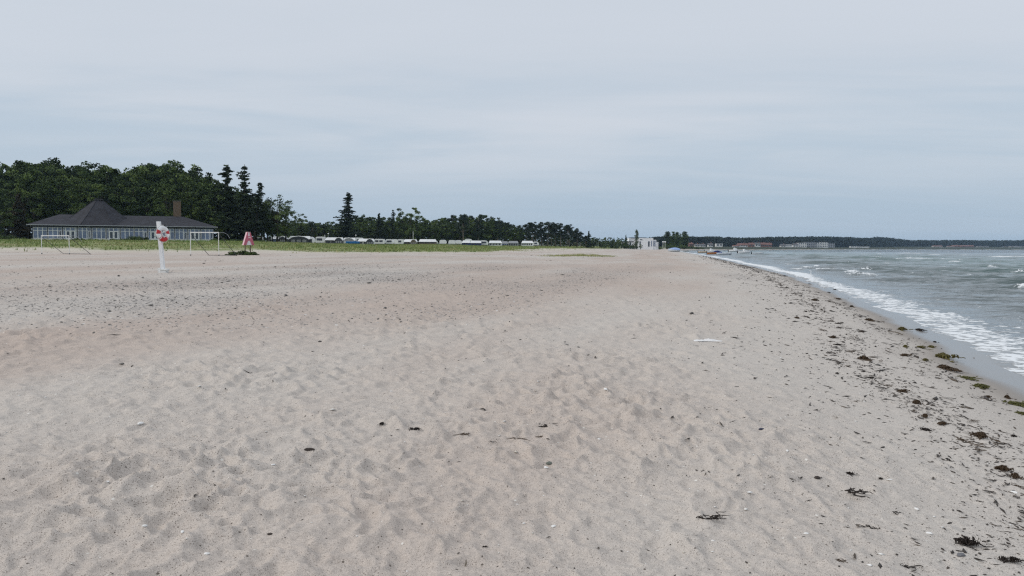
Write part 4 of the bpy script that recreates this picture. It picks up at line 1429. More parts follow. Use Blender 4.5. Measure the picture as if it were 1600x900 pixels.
# ================================================================== LETTER SIGN ON ITS GREEN MOUND
sgd = 84.0
sb = at(388, 383, sgd)
sg = empty('letter_sign', (sb.x, sgd, hz(sb.x, sgd)), R(36))
tag(sg, 'red and pink letter A sign on two short legs above a green mound', 'sign')
H_ = at(388, 363, sgd).z - sb.z
zb = sb.z - sg.location.z
SR = principled('sign_red', (.50, .14, .19), .55, .3, var=.12, vscale=3)
SPK = principled('sign_pink', (.66, .46, .49), .6, .2, var=.1, vscale=3)
SW = principled('sign_white', (.76, .74, .76), .55, .3, var=.05)
hw_b, hw_t, dpt = .60, .17, .55
out = [(-hw_b, zb), (-hw_b + .30, zb), (-.12, zb + H_ * .36), (.12, zb + H_ * .36), (hw_b - .30, zb), (hw_b, zb), (hw_t, zb + H_), (-hw_t, zb + H_)]
b_ = MB()
# the letter's front as convex quads with real thickness
for quad in ([(-hw_b, zb), (-hw_b + .30, zb), (-.09, zb + H_ * .34), (-.10, zb + H_ * .72), (-.06, zb + H_), (-hw_t, zb + H_)],
             [(hw_b - .30, zb), (hw_b, zb), (hw_t, zb + H_), (.06, zb + H_), (.10, zb + H_ * .72), (.09, zb + H_ * .34)],
             [(-.09, zb + H_ * .34), (.09, zb + H_ * .34), (.10, zb + H_ * .72), (-.10, zb + H_ * .72)]):
    b_.extrude(quad, -dpt / 2, -dpt / 2 + .05)
b_.build('letter_front', SR, sg)
MB().extrude([(-hw_b + .30, zb + .01), (hw_b - .30, zb + .01), (.09, zb + H_ * .34), (-.09, zb + H_ * .34)], -dpt / 2 + .02, -dpt / 2 + .04).build('lower_panel', SW, sg)
MB().extrude([(-.10, zb + H_ * .72), (.10, zb + H_ * .72), (.055, zb + H_ * .995), (-.055, zb + H_ * .995)], -dpt / 2 + .02, -dpt / 2 + .04).build('upper_panel', SW, sg)
MB().extrude([(-.085, zb + H_ * .54), (.20, zb + H_ * .54), (.17, zb + H_ * .65), (-.085, zb + H_ * .65)], -dpt / 2 - .012, -dpt / 2 - .002).build('pale_band', SPK, sg)
sd_ = MB().poly([(-hw_b, -dpt / 2 + .05, zb), (-hw_b, dpt / 2, zb), (-hw_t, dpt / 2, zb + H_), (-hw_t, -dpt / 2 + .05, zb + H_),
                 (-hw_b + .04, -dpt / 2 + .05, zb), (-hw_b + .04, dpt / 2, zb), (-hw_t + .04, dpt / 2, zb + H_), (-hw_t + .04, -dpt / 2 + .05, zb + H_)],
                [(0, 1, 2, 3), (7, 6, 5, 4), (0, 4, 5, 1), (1, 5, 6, 2), (2, 6, 7, 3), (3, 7, 4, 0)])
sd_.build('side_panel', SPK, sg)
s2 = MB().poly([(hw_b, -dpt / 2 + .05, zb), (hw_b, dpt / 2, zb), (hw_t, dpt / 2, zb + H_), (hw_t, -dpt / 2 + .05, zb + H_),
                (hw_b - .04, -dpt / 2 + .05, zb), (hw_b - .04, dpt / 2, zb), (hw_t - .04, dpt / 2, zb + H_), (hw_t - .04, -dpt / 2 + .05, zb + H_)],
               [(0, 1, 2, 3), (7, 6, 5, 4), (0, 4, 5, 1), (1, 5, 6, 2), (2, 6, 7, 3), (3, 7, 4, 0)])
s2.build('side_panel', SPK, sg)
MB().box(-hw_t - .01, hw_t + .01, -dpt / 2, dpt / 2, zb + H_ + .001, zb + H_ + .04).build('top_panel', SPK, sg)
WOODP = principled('grey_wood', (.16, .13, .10), .85, .1, var=.25, vscale=8)
for xx in (-.36, .22):
    MB().box(xx - .05, xx + .05, -.05, .05, -.4, zb + .05).build('leg', WOODP, sg)
MOUND = shrub(520, .8, 3.6, 46, 60, LEAF, .13)
for px, dd, w_, h_, lab in [(377, 82.5, 1.15, .72, 'low dark green plant mound under the letter sign'), (391, 82.0, .70, .35, 'flat right tail of green plants beside the letter sign'), (364, 82.6, .55, .3, 'small green plant tuft left of the letter sign')]:
    p = at(px, 389, dd)
    e = empty('beach_plant', (p.x, dd, hz(p.x, dd) - .05), rnd.uniform(0, 6), (w_, w_, h_))
    tag(e, lab, 'plant')
    link('foliage', MOUND[0], e)
    link('stem', MOUND[1], e)

# ================================================================== CAMP SITE
CW = principled('caravan_white', (.76, .77, .77), .4, .4, var=.05, vscale=.8)
CGREY = principled('canvas_grey', (.26, .27, .28), .8, .1, var=.15, vscale=1)
CDARK = principled('canvas_dark', (.055, .06, .07), .8, .1, var=.2, vscale=1)
CROOF = principled('canvas_white', (.68, .69, .69), .7, .2, var=.08, vscale=.8)
CNAVY = principled('canvas_navy', (.02, .035, .13), .8, .1, var=.2, vscale=1)
CBLUE = principled('canvas_blue', (.012, .10, .26), .75, .2, var=.15, vscale=1)
CBROWN = principled('canvas_brown', (.13, .11, .085), .8, .1, var=.2, vscale=1)
TYRE = principled('tyre_rubber', (.02, .02, .02), .8, .2)


def caravan(pxl, pxr, ytop, dist, label, win=True, dark=False, slope=.5):
    c0 = at((pxl + pxr) / 2, ytop, dist)
    g = hz(c0.x, dist, False)
    W_ = (pxr - pxl) / FPX * dist
    H_ = max(2.0, c0.z - g)
    e = empty('caravan', (c0.x, dist, g))
    tag(e, label, 'caravan', 'caravans parked on the camp site')
    h0 = .45
    o_ = [(-W_ / 2 + .1, h0), (W_ / 2 - .25, h0), (W_ / 2, h0 + .5), (W_ / 2 - slope * .3, H_ - .45), (W_ / 2 - slope * .8, H_ - .08), (W_ / 2 - slope * 1.3, H_), (-W_ / 2 + .5, H_), (-W_ / 2 + .12, H_ - .2), (-W_ / 2, H_ * .6)]
    MB().extrude(o_, -1.1, 1.1).build('body', CW, e, bevel=.05)
    if win:
        nwin = max(1, int(W_ / 1.7))
        for k in range(nwin):
            xa = -W_ / 2 + .45 + k * (W_ - .9) / nwin
            xb = xa + (W_ - .9) / nwin - .35
            fr = MB().box(xa, xb, -1.145, -1.105, H_ * .50, H_ * .80).build('window_frame', DARKMET, e)
            MB().box(xa + .05, xb - .05, -1.165, -1.146, H_ * .50 + .05, H_ * .80 - .05).build('pane', GLASSD, fr)
    MB().box(-W_ / 2 + .3, W_ / 2 - .4, -1.12, -1.101, h0 + .25, h0 + .33).build('stripe', CGREY, e)
    for sx_ in (-.35, .35):
        wv = MB()
        wv.tube([(sx_, -1.06, .32), (sx_, -.86, .32)], .32, 14)
        wv.build('wheel', TYRE, e)
    MB().box(-W_ * .2, W_ * .15, -.5, .5, H_ + .005, H_ + .10).build('roof_hatch', CGREY, e, bevel=.02)
    return e


def awning(pxl, pxr, ytop, dist, label, wallm=CGREY, gable=1, gm=None, nwin=3, roofm=None):
    c0 = at((pxl + pxr) / 2, ytop, dist)
    g = hz(c0.x, dist, False)
    W_ = (pxr - pxl) / FPX * dist
    H_ = max(2.0, c0.z - g)
    e = empty('awning_tent', (c0.x, dist, g))
    tag(e, label, 'tent', 'awning tents on the camp site')
    D_ = 2.4
    ev = H_ - .95
    # walls
    MB().box(-W_ / 2, W_ / 2, -D_ / 2, -D_ / 2 + .05, -.2, ev).build('front_wall', wallm, e)
    MB().box(W_ / 2 - .05, W_ / 2, -D_ / 2 + .05, D_ / 2, -.2, ev).build('side_wall', wallm, e)
    MB().box(-W_ / 2, -W_ / 2 + .05, -D_ / 2 + .05, D_ / 2, -.2, ev).build('side_wall', wallm, e)
    # long roof with the ridge running along the picture; a cross gable at one end faces the beach
    rf = MB()
    rf.extrude([(0, 0)] * 0 or [(-W_ / 2 - .1, ev - .02), (W_ / 2 + .1, ev - .02), (W_ / 2 - .35, H_ - .06), (-W_ / 2 + .3, H_ - .06)], -D_ / 2 - .12, D_ / 2 + .12)
    b_ = MB()
    b_.poly([(-W_ / 2 - .1, -D_ / 2 - .15, ev), (W_ / 2 + .1, -D_ / 2 - .15, ev), (W_ / 2 + .1, D_ / 2 + .15, ev), (-W_ / 2 - .1, D_ / 2 + .15, ev), (-W_ / 2 + .35, 0, H_), (W_ / 2 - .35, 0, H_)],
            [(0, 1, 5, 4), (1, 2, 5), (2, 3, 4, 5), (3, 0, 4), (3, 2, 1, 0)])
    b_.build('roof', roofm or CROOF, e)
    if gable:
        gw = min(W_ * .46, 2.7)
        gc_ = (W_ / 2 - gw / 2 - .05) * (1 if gable > 0 else -1) * (0 if abs(gable) == 2 else 1)
        if abs(gable) == 2: gw = W_ * .92
        MB().extrude([(gc_ - gw / 2, -.2), (gc_ + gw / 2, -.2), (gc_ + gw / 2, ev - .1), (gc_ + gw * .28, H_ - .38), (gc_, H_ - .12), (gc_ - gw * .28, H_ - .38), (gc_ - gw / 2, ev - .1)], -D_ / 2 - .55, -D_ / 2 - .50).build('gable', gm or CDARK, e)
        tr = MB()
        tr.tube([(gc_ - gw / 2 - .12, -D_ / 2 - .4, ev - .2), (gc_ - gw * .28, -D_ / 2 - .4, H_ - .30), (gc_, -D_ / 2 - .4, H_ - .02), (gc_ + gw * .28, -D_ / 2 - .4, H_ - .30), (gc_ + gw / 2 + .12, -D_ / 2 - .4, ev - .2)], .15, 6)
        tr.build('canopy', roofm or CROOF, e)
        for k in (-1, 0, 1):
            MB().box(gc_ + k * gw * .28 - gw * .1, gc_ + k * gw * .28 + gw * .1, -D_ / 2 - .575, -D_ / 2 - .551, .55, ev - .25).build('window', CGREY if (gm or CDARK) is not CGREY else CROOF, e)
    for k in range(nwin):
        xa = -W_ / 2 + .25 + k * (W_ - .4) / nwin
        if gable and abs(gable) == 1 and abs(xa + .3 - gc_) < gw * .6: continue
        MB().box(xa, xa + (W_ - .4) / nwin - .3, -D_ / 2 - .025, -D_ / 2 - .001, .5, ev - .15).build('window', CDARK if wallm is not CDARK else GLASSB, e)
    return e


caravan(421, 426, 368.5, 262, 'small white caravan half hidden by tree trunks at the left end of the camp', True)
caravan(393, 413, 370.5, 258, 'pale caravan with dark windows between the letter sign and the first trunks', True)
caravan(373, 385, 370.5, 262, 'grey white caravan behind the letter sign', False)
awning(427, 449, 369, 258, 'white roofed awning with dark gable at its right, first of the row', CDARK, 1)
awning(452, 486, 369, 256, 'widest awning with a broad dark gable under a white roof', CDARK, 2)
caravan(482, 492, 370, 262, 'white caravan with a sloping windowed nose beside the widest awning', True, slope=1.2)
caravan(494, 508, 370, 266, 'square white caravan with one large dark window', True, slope=.1)
awning(509, 537, 371, 262, 'grey walled awning with rounded dark gable left of the blue windbreak', CGREY, 1, CDARK)
awning(537, 556, 371.5, 270, 'grey awning standing behind the blue windbreak', CGREY, 2, CGREY)
caravan(549, 568, 371.5, 279, 'long white caravan roof showing above the blue windbreak', True)
awning(560, 585, 373, 266, 'white roofed awning with navy door right of the blue windbreak', CROOF, 1, CDARK)
caravan(585, 602, 373.5, 274, 'white caravan with two windows in the middle of the row', True)
caravan(603, 616, 374, 276, 'white caravan with rounded nose right of the two windowed one', True, slope=1.1)
caravan(612, 622, 374, 288, 'white caravan end just left of the big windowed caravan', False)
caravan(621, 631, 374, 276, 'caravan with a big square end window facing the beach', True, slope=.1)
awning(631, 652, 374, 280, 'low white roofed awning with rounded brown gable', CBROWN, 1, CBROWN)
awning(655, 682, 375.5, 284, 'brown awning half sunk behind the dune grass', CBROWN, 0)
caravan(672, 684, 375.2, 292, 'white caravan with curved end right of the brown awning', False, slope=1.3)
caravan(687, 698, 376, 296, 'lone white caravan standing in a gap of the row', False)
caravan(701, 712, 376.8, 300, 'low flat white caravan roof above the grass', False)
caravan(711, 722, 375.8, 304, 'white caravan just left of the navy awning', False)
awning(722, 735, 376, 298, 'navy awning with white roof', CNAVY, 0)
caravan(726, 738, 373.5, 312, 'white caravan rising behind the navy awning', False)
awning(735, 752, 376, 302, 'navy and grey awning with white windows', CNAVY, 0, nwin=4)
caravan(750, 763, 375.8, 304, 'white caravan with dark open door', True, slope=.9)
awning(764, 784, 376, 306, 'white panelled awning with three dark openings', CROOF, 0, nwin=4)
awning(783, 794, 377, 312, 'dark green grey tent between two white awnings', CDARK, 0, roofm=CGREY)
awning(794, 810, 376.5, 316, 'pale grey awning before the pines', CGREY, 0, nwin=4, roofm=CGREY)
awning(815, 833, 376.3, 322, 'white flat roofed awning with many posts at the right end', CROOF, 0, nwin=5)
caravan(833, 842, 377.6, 326, 'last small white caravan at the right end of the camp', True)
# blue windbreak
p0, p1 = at(540, 382, 250), at(562, 382, 250)
wbz = hz(p0.x, 250, False)
wb = empty('windbreak', (p0.x, 250, wbz))
tag(wb, 'bright blue fabric windbreak in front of the grey awning', 'windbreak')
Wb = p1.x - p0.x
Hb = at(550, 377, 250).z - wbz
for k in range(5):
    MB().tube([(Wb * k / 4, 0, -.3), (Wb * k / 4, 0, Hb + .08)], .03, 6).build('pole', DARKMET, wb)
for k in range(4):
    n_ = 8
    pv2, pf2 = [], []
    for i in range(n_ + 1):
        u_ = i / n_
        yy = -.04 - .12 * math.sin(math.pi * u_)
        for zz_ in (-.1, Hb):
            pv2 += [(Wb * (k + u_) / 4, yy, zz_), (Wb * (k + u_) / 4, yy + .012, zz_)]
    for i in range(n_):
        o_ = i * 4
        pf2 += [(o_, o_ + 4, o_ + 6, o_ + 2), (o_ + 1, o_ + 3, o_ + 7, o_ + 5), (o_ + 2, o_ + 6, o_ + 7, o_ + 3), (o_, o_ + 1, o_ + 5, o_ + 4)]
    MB().poly(pv2, pf2).build('fabric', CBLUE, wb, smooth=True)
# thin masts and lamps over the camp
for px, yt, dd, lab, lamp in [(439, 360, 268, 'thin camp lamp post with white globe above the first awning', True), (513, 366, 272, 'short mast with white head above the grey awning', True),
                              (556, 368.5, 276, 'short white mast above the blue windbreak', True), (645.5, 362, 290, 'tall pale flag pole without flag behind the low awning', False), (507.6, 367.5, 264, 'white tall gas locker pole beside the square caravan', False)]:
    p = at(px, yt, dd)
    g = hz(p.x, dd, False)
    e = empty('lamp_post' if lamp else 'mast', (p.x, dd, g))
    tag(e, lab, 'mast')
    MB().tube([(0, 0, -.3), (0, 0, p.z - g)], .05 if lamp else .08, 6).build('pole', GUTTER if lamp else WHITE, e)
    if lamp:
        hd = MB()
        hd.tube([(0, 0, p.z - g), (0, 0, p.z - g + .08), (0, 0, p.z - g + .3), (0, 0, p.z - g + .42)], [.08, .22, .22, .06], 10)
        hd.build('lamp_head', WHITE, e, smooth=True)
    else:
        MB().tube([(0, 0, p.z - g), (0, 0, p.z - g + .12)], [.11, .05], 8).build('cap', WHITE, e)

# ================================================================== WHITE MODERN HOUSE
hd0 = 480.0
def X_(px): return (px - 800) / FPX * hd0
hc = at(998, 385, hd0)
mh = empty('modern_house', (hc.x, hd0, hz(hc.x, hd0, False)))
tag(mh, 'white flat roofed modern house with tall dark slits beyond the dune', 'house')
hx = lambda px: X_(px) - hc.x
hzt = lambda py, px=1008: at(px, py, hd0).z - mh.location.z
MB().box(hx(996), hx(1020), 0, 9, -1, hzt(372)).build('main_block', WHITE, mh)
MB().box(hx(982.5), hx(995.9), 1.5, 9, -1, hzt(372.3)).build('upper_block', WHITE, mh)
MB().box(hx(971), hx(982.4), 1.0, 8, -1, hzt(378)).build('low_wing', WHITE, mh)
MB().box(hx(1020.1), hx(1025), .6, 8, -1, hzt(374.6)).build('side_block', WHITE, mh)
MB().box(hx(1025.1), hx(1029), 2, 8, -1, hzt(378)).build('end_wing', WHITE, mh)
MB().box(hx(985), hx(1010), .8, 9.3, hzt(372) + .05, hzt(371.0)).build('roof_edge', DARKMET, mh)
MB().box(hx(970.5), hx(990), .6, 1.45, hzt(377.9) + .02, hzt(377.0)).build('canopy', DARKMET, mh)
for (a, b, t0, t1) in [(999, 1003, 374, 375.2), (998.5, 1000.5, 377.2, 382), (1012, 1014.3, 377, 385.3), (972, 973.5, 379.5, 384.5), (984, 986, 379, 383)]:
    fr = MB().box(hx(a), hx(b), -.08 if a > 996 else (.92 if a < 980 else 1.42), (-.01 if a > 996 else (.99 if a < 980 else 1.49)), hzt(t1), hzt(t0)).build('window', DARKMET, mh)
    w0 = (-.10 if a > 996 else (.90 if a < 980 else 1.40))
    MB().box(hx(a) + .08, hx(b) - .08, w0, w0 + .018, hzt(t1) + .06, hzt(t0) - .06).build('pane', GLASSD, fr)
for k in range(4):
    a = 1016.6 + k * 1.9
    fr = MB().box(hx(a), hx(a + 1.5), (-.08 if a + 1.5 < 1020 else .5), (-.01 if a + 1.5 < 1020 else .58), hzt(385), hzt(376)).build('window', GUTTER, mh)
    w0 = (-.10 if a + 1.5 < 1020 else .48)
    MB().box(hx(a) + .1, hx(a + 1.5) - .1, w0, w0 + .018, hzt(384.7), hzt(376.3)).build('pane', GLASSB, fr)
for px, lab in [(1036, 'white globe lamp right of the modern house, left one of the pair'), (1039.3, 'white globe lamp right of the modern house, right one of the pair')]:
    p = at(px, 378, 500)
    g = hz(p.x, 500, False)
    e = empty('globe_lamp', (p.x, 500, g))
    tag(e, lab, 'lamp', 'pair of globe lamps')
    MB().tube([(0, 0, -.3), (0, 0, p.z - g - .3)], .10, 6).build('pole', WHITE, e)
    bm_ = MB()
    bm_.tube([(0, 0, p.z - g - .5), (0, 0, p.z - g - .35), (0, 0, p.z - g), (0, 0, p.z - g + .35), (0, 0, p.z - g + .5)], [.1, .42, .55, .42, .1], 12)
    bm_.build('globe', WHITE, e, smooth=True)
p = at(1037, 385.6, 492)
bn = empty('bench', (p.x, 492, hz(p.x, 492, False)))
tag(bn, 'long white bench at the foot of the globe lamps', 'bench')
MB().box(-1.4, 1.4, -.3, .3, .42, .52).build('seat', WHITE, bn)
for sx_ in (-1.1, 1.1):
    MB().box(sx_ - .06, sx_ + .06, -.25, .25, -.3, .42).build('leg', WHITE, bn)

# ================================================================== FAR HOUSES
RTILE = principled('red_roof_tile', (.18, .105, .092), .85, .1, var=.25, vscale=.6)
GTILE = principled('grey_roof_tile', (.12, .12, .125), .85, .1, var=.2, vscale=.6)
HWHITE = principled('house_white', (.68, .68, .66), .8, .1, var=.06, vscale=.4)
HGREY = principled('house_grey', (.30, .31, .33), .8, .1, var=.1, vscale=.4)
HBRICK = principled('house_brick', (.26, .14, .11), .85, .1, var=.2, vscale=.5)
shore_d = lambda px: float(np.interp(px, [1000, 1075, 1140, 1250, 1350, 1420, 1600, 1700], [640, 850, 1010, 1300, 1560, 1860, 2230, 2430]))


def house(pxl, pxr, yt, yb, label, wallm=HWHITE, roofm=RTILE, rot=0.0, flat=False, chim=True, floors=1, extra=20):
    pxc = (pxl + pxr) / 2
    d_ = shore_d(pxc) + extra
    b0 = at(pxc, yb, d_)
    g = max(hz(b0.x, d_, False), .0)
    W_ = (pxr - pxl) / FPX * d_
    z0 = max(0.0, b0.z - g)
    H_ = at(pxc, yt, d_).z - g
    D_ = min(max(7.0, W_ * .5), 12)
    e = empty('far_house', (b0.x, d_, g), rot)
    tag(e, label, 'house', 'houses along the far shore')
    ev = H_ if flat else max(H_ * .5, H_ - W_ * .30)
    MB().box(-W_ / 2, W_ / 2, -D_ / 2, D_ / 2, -1.5, ev).build('wall', wallm, e)
    if flat:
        MB().box(-W_ / 2 - .2, W_ / 2 + .2, -D_ / 2 - .2, D_ / 2 + .2, ev + .01, ev + .35).build('roof', roofm, e)
    else:
        r_ = MB()
        r_.poly([(-W_ / 2 - .5, -D_ / 2 - .6, ev - .2), (W_ / 2 + .5, -D_ / 2 - .6, ev - .2), (W_ / 2 + .5, D_ / 2 + .6, ev - .2), (-W_ / 2 - .5, D_ / 2 + .6, ev - .2), (-W_ / 2 - .4, 0, H_), (W_ / 2 + .4, 0, H_)],
                [(0, 1, 5, 4), (1, 2, 5), (2, 3, 4, 5), (3, 0, 4), (3, 2, 1, 0)])
        ro_ = r_.build('roof', roofm, e)
        if chim:
            MB().box(W_ * .2 - .5, W_ * .2 + .5, -.5, .5, ev, H_ + 1.0).build('chimney', HBRICK, ro_)
    nw_ = max(2, int(W_ / 3.2))
    for fl in range(floors):
        za = ev * (fl + .35) / floors
        zb_ = ev * (fl + .8) / floors
        for k in range(nw_):
            xa = -W_ / 2 + (k + .22) * W_ / nw_
            xb = -W_ / 2 + (k + .78) * W_ / nw_
            MB().box(xa, xb, -D_ / 2 - .08, -D_ / 2 - .01, za, zb_).build('window', GLASSD, e)
    return e


house(1085, 1092, 381, 386, 'small white house right of the five poplars', HWHITE, GTILE)
house(1093, 1101, 380.8, 386, 'white house with grey roof next right of the small one by the poplars', HWHITE, GTILE)
house(1076, 1082, 379.4, 385.5, 'red roofed house half hidden beside the rightmost poplar', HBRICK, RTILE)
house(1106, 1113, 380, 386, 'white gabled house before the wood, left of the flag pole gap', HWHITE, GTILE)
house(1118, 1128, 380.6, 386.2, 'pale low house with flat roof near the boats', HWHITE, GTILE, flat=True)
house(1145, 1154, 382.8, 386.8, 'white walled house with red roof, left of the big red hipped roof', HWHITE, RTILE)
house(1152, 1167, 380, 387, 'house with a big spreading red roof right above the moored boats', HWHITE, RTILE)
house(1169, 1178, 379.3, 384.5, 'reddish house on the rise right of the spreading roof', HBRICK, RTILE, extra=60)
house(1179, 1187, 379.0, 383.2, 'white gabled house between two red roofs', HWHITE, GTILE, extra=60)
house(1186, 1196, 379.0, 386, 'long brick house with red roof in the shore village', HBRICK, RTILE, extra=40)
house(1195, 1205, 379.4, 386.6, 'red roofed house at the right end of the red group', HBRICK, RTILE, extra=30)
house(1219, 1227, 381.4, 386.4, 'white house with low gable left of the white villa', HWHITE, GTILE)
house(1227, 1236, 381.8, 386.8, 'white villa with a terrace by the water', HWHITE, GTILE, flat=True)
house(1238, 1246, 380.2, 386.6, 'white house with steep grey gable beside the hotel', HWHITE, GTILE, floors=2)
house(1246, 1259, 379.4, 385.5, 'long white terrace house left of the grey hotel', HWHITE, GTILE, flat=True, floors=2)
house(1256, 1273, 378.2, 386.8, 'wide grey hotel block with dark roof on the far shore', HGREY, GTILE, flat=True, floors=3, extra=50)
house(1273, 1282, 379.2, 387, 'lower white wing of the white hotel', HWHITE, GTILE, flat=True, floors=3)
house(1281, 1292.5, 378.4, 387.4, 'tallest white hotel block with rows of windows', HWHITE, GTILE, flat=True, floors=3, extra=10)
house(1292.6, 1303, 380.2, 387.4, 'grey end wing right of the white hotel', HGREY, GTILE, flat=True, floors=3, extra=24)
house(1328, 1337, 384.6, 387.2, 'low pale boat shed at the left of the long shed', HWHITE, GTILE, flat=True)
house(1337, 1356, 385, 387.6, 'long low white shed by the water beneath the dark wood', HWHITE, GTILE, flat=True)
house(1457, 1471, 383.6, 388, 'white and red house farthest left of the distant red group', HWHITE, RTILE)
house(1480, 1490, 384.2, 388.2, 'pale house with red roof left of the two brick blocks', HWHITE, RTILE)
house(1487, 1498, 383.0, 388.2, 'left one of the two distant red brick blocks', HBRICK, RTILE, floors=2)
house(1500, 1520, 383.0, 388.2, 'right and longer one of the two distant red brick blocks', HBRICK, RTILE, floors=2)
house(1526, 1534, 384.4, 387.2, 'distant grey white house right of the red brick blocks', HWHITE, GTILE)
house(1536, 1544, 384.6, 388.2, 'second distant grey white house right of the red brick blocks', HGREY, GTILE)
house(1566, 1573, 385.2, 388.4, 'small distant white house near the right picture edge, left one', HWHITE, GTILE)
house(1577, 1592, 384.4, 388.4, 'long distant white house near the right picture edge', HWHITE, GTILE)
house(1594, 1603, 385.0, 388.8, 'distant white house cut by the right picture edge', HWHITE, GTILE)

# ================================================================== BOATS
def hull(L, Wd, Ht, sharp=.5, rake=.25):
    """lofted open hull: outer skin, inner skin and gunwale, bow towards +X"""
    n, mm = 12, 7
    vo, vi = [], []
    for i in range(n + 1):
        u_ = i / n
        wdt = Wd / 2 * (1 - max(0, (u_ - .45) / .55) ** (1.2 + sharp)) * (.82 + .18 * min(1, u_ * 3))
        keel = Ht * .35 * max(0, (u_ - .6) / .4) ** 2
        top = Ht * (1 + .28 * u_ * u_)
        for k in range(mm):
            a = math.pi * k / (mm - 1)
            yy = math.cos(a) * wdt
            dz = math.sin(a) ** .6
            zz_ = top - (top - keel) * dz
            xx = -L / 2 + L * u_ + rake * (zz_ / Ht) * u_ * u_
            vo.append((xx, yy, zz_))
            vi.append((xx - .02 * (u_ > .9), yy * .88, max(zz_ + .05 * dz, zz_ if dz < .05 else zz_ + .06)))
    b_ = MB()
    no = len(vo)
    fs_ = []
    for i in range(n):
        for k in range(mm - 1):
            a = i * mm + k
            fs_.append((a, a + 1, a + mm + 1, a + mm))
            fs_.append((no + a, no + a + mm, no + a + mm + 1, no + a + 1))
        for k in (0, mm - 1):
            a = i * mm + k
            fs_.append((a, a + mm, no + a + mm, no + a))
    fs_.append(tuple(range(mm)))
    fs_.append(tuple(no + k for k in reversed(range(mm))))
    b_.poly(vo + vi, fs_)
    return b_


def boat(pxl, pxr, py, col_, label, kind, motor=True, flip=False, rot=0.0, onland=False, cabin=False, cover=None, canopy=False, inside=None):
    pxc = (pxl + pxr) / 2
    p = ground_at(pxc, py) if onland else water_at(pxc, py)
    L = (pxr - pxl) / FPX * p.y
    Wd, Ht = L * .38, max(.62, L * .19)
    e = empty(kind, (p.x, p.y, p.z - (.0 if onland else Ht * .22)), rot + (math.pi if flip else 0))
    tag(e, label, 'boat', None if onland else 'small boats moored off the beach')
    hull(L, Wd, Ht).build('hull', col_, e, smooth=True)
    MB().box(-L * .12, -L * .04, -Wd * .42, Wd * .42, Ht * .72, Ht * .80).build('thwart', WHITE_WORN, e)
    MB().box(L * .12, L * .2, -Wd * .38, Wd * .38, Ht * .75, Ht * .83).build('thwart', WHITE_WORN, e)
    MB().tube([(-L / 2, Wd * .40, Ht * 1.02), (-.1 * L, Wd * .5, Ht * 1.02), (.2 * L, Wd * .42, Ht * 1.10), (.42 * L, Wd * .16, Ht * 1.24)], .035, 6).build('rub_rail', inside or WHITE_WORN, e)
    MB().tube([(-L / 2, -Wd * .40, Ht * 1.02), (-.1 * L, -Wd * .5, Ht * 1.02), (.2 * L, -Wd * .42, Ht * 1.10), (.42 * L, -Wd * .16, Ht * 1.24)], .035, 6).build('rub_rail', inside or WHITE_WORN, e)
    if motor:
        mo = MB().box(-L / 2 - .30, -L / 2 - .04, -.16, .16, Ht * .95, Ht * .95 + .48).build('outboard_motor', DARKMET, e, bevel=.05)
        MB().tube([(-L / 2 - .16, 0, Ht * .95), (-L / 2 - .2, 0, -.25)], .06, 6).build('motor_leg', DARKMET, mo)
    if cabin:
        cbm = MB().extrude([(-L * .02, Ht), (L * .30, Ht * 1.05), (L * .20, Ht * 1.75), (L * .03, Ht * 2.1), (-L * .02, Ht * 2.05)], -Wd * .33, Wd * .33)
        co_ = cbm.build('cabin', WHITE, e, bevel=.03)
        MB().poly([(L * .215, -Wd * .28, Ht * 1.70), (L * .215, Wd * .28, Ht * 1.70), (L * .05, Wd * .28, Ht * 2.12), (L * .05, -Wd * .28, Ht * 2.12), (L * .225, -Wd * .28, Ht * 1.74), (L * .225, Wd * .28, Ht * 1.74), (L * .06, Wd * .28, Ht * 2.16), (L * .06, -Wd * .28, Ht * 2.16)],
                  [(0, 1, 2, 3), (7, 6, 5, 4), (0, 4, 5, 1), (1, 5, 6, 2), (2, 6, 7, 3), (3, 7, 4, 0)]).build('windscreen', GLASSD, co_)
        MB().extrude([(L * .22, Ht * 1.12), (L * .46, Ht * 1.25), (L * .46, Ht * 1.30), (L * .22, Ht * 1.22)], -Wd * .22, Wd * .22).build('foredeck', WHITE, e)
    if cover:
        cv = MB()
        n_ = 10
        vs = []
        for i in range(n_ + 1):
            u_ = i / n_
            wdt = Wd / 2 * (1 - max(0, (u_ - .45) / .55) ** 1.7) * .98 + .02
            top = Ht * (1 + .28 * u_ * u_) + .02
            pk = top + Ht * .9 * math.sin(math.pi * min(1, .12 + u_ * .9)) ** .8
            for k in range(7):
                a = math.pi * k / 6
                vs.append((-L / 2 + L * u_ * .99, math.cos(a) * wdt * 1.04, top - .10 * (k in (0, 6)) + (pk - top) * math.sin(a) ** .9))
        fs_ = [(i * 7 + k, i * 7 + k + 1, i * 7 + k + 8, i * 7 + k + 7) for i in range(n_) for k in range(6)]
        fs_ += [tuple(range(7)), tuple(reversed(range(n_ * 7, n_ * 7 + 7)))]
        cv.poly(vs, fs_)
        cv.build('boat_cover', cover, e, smooth=True)
    return e


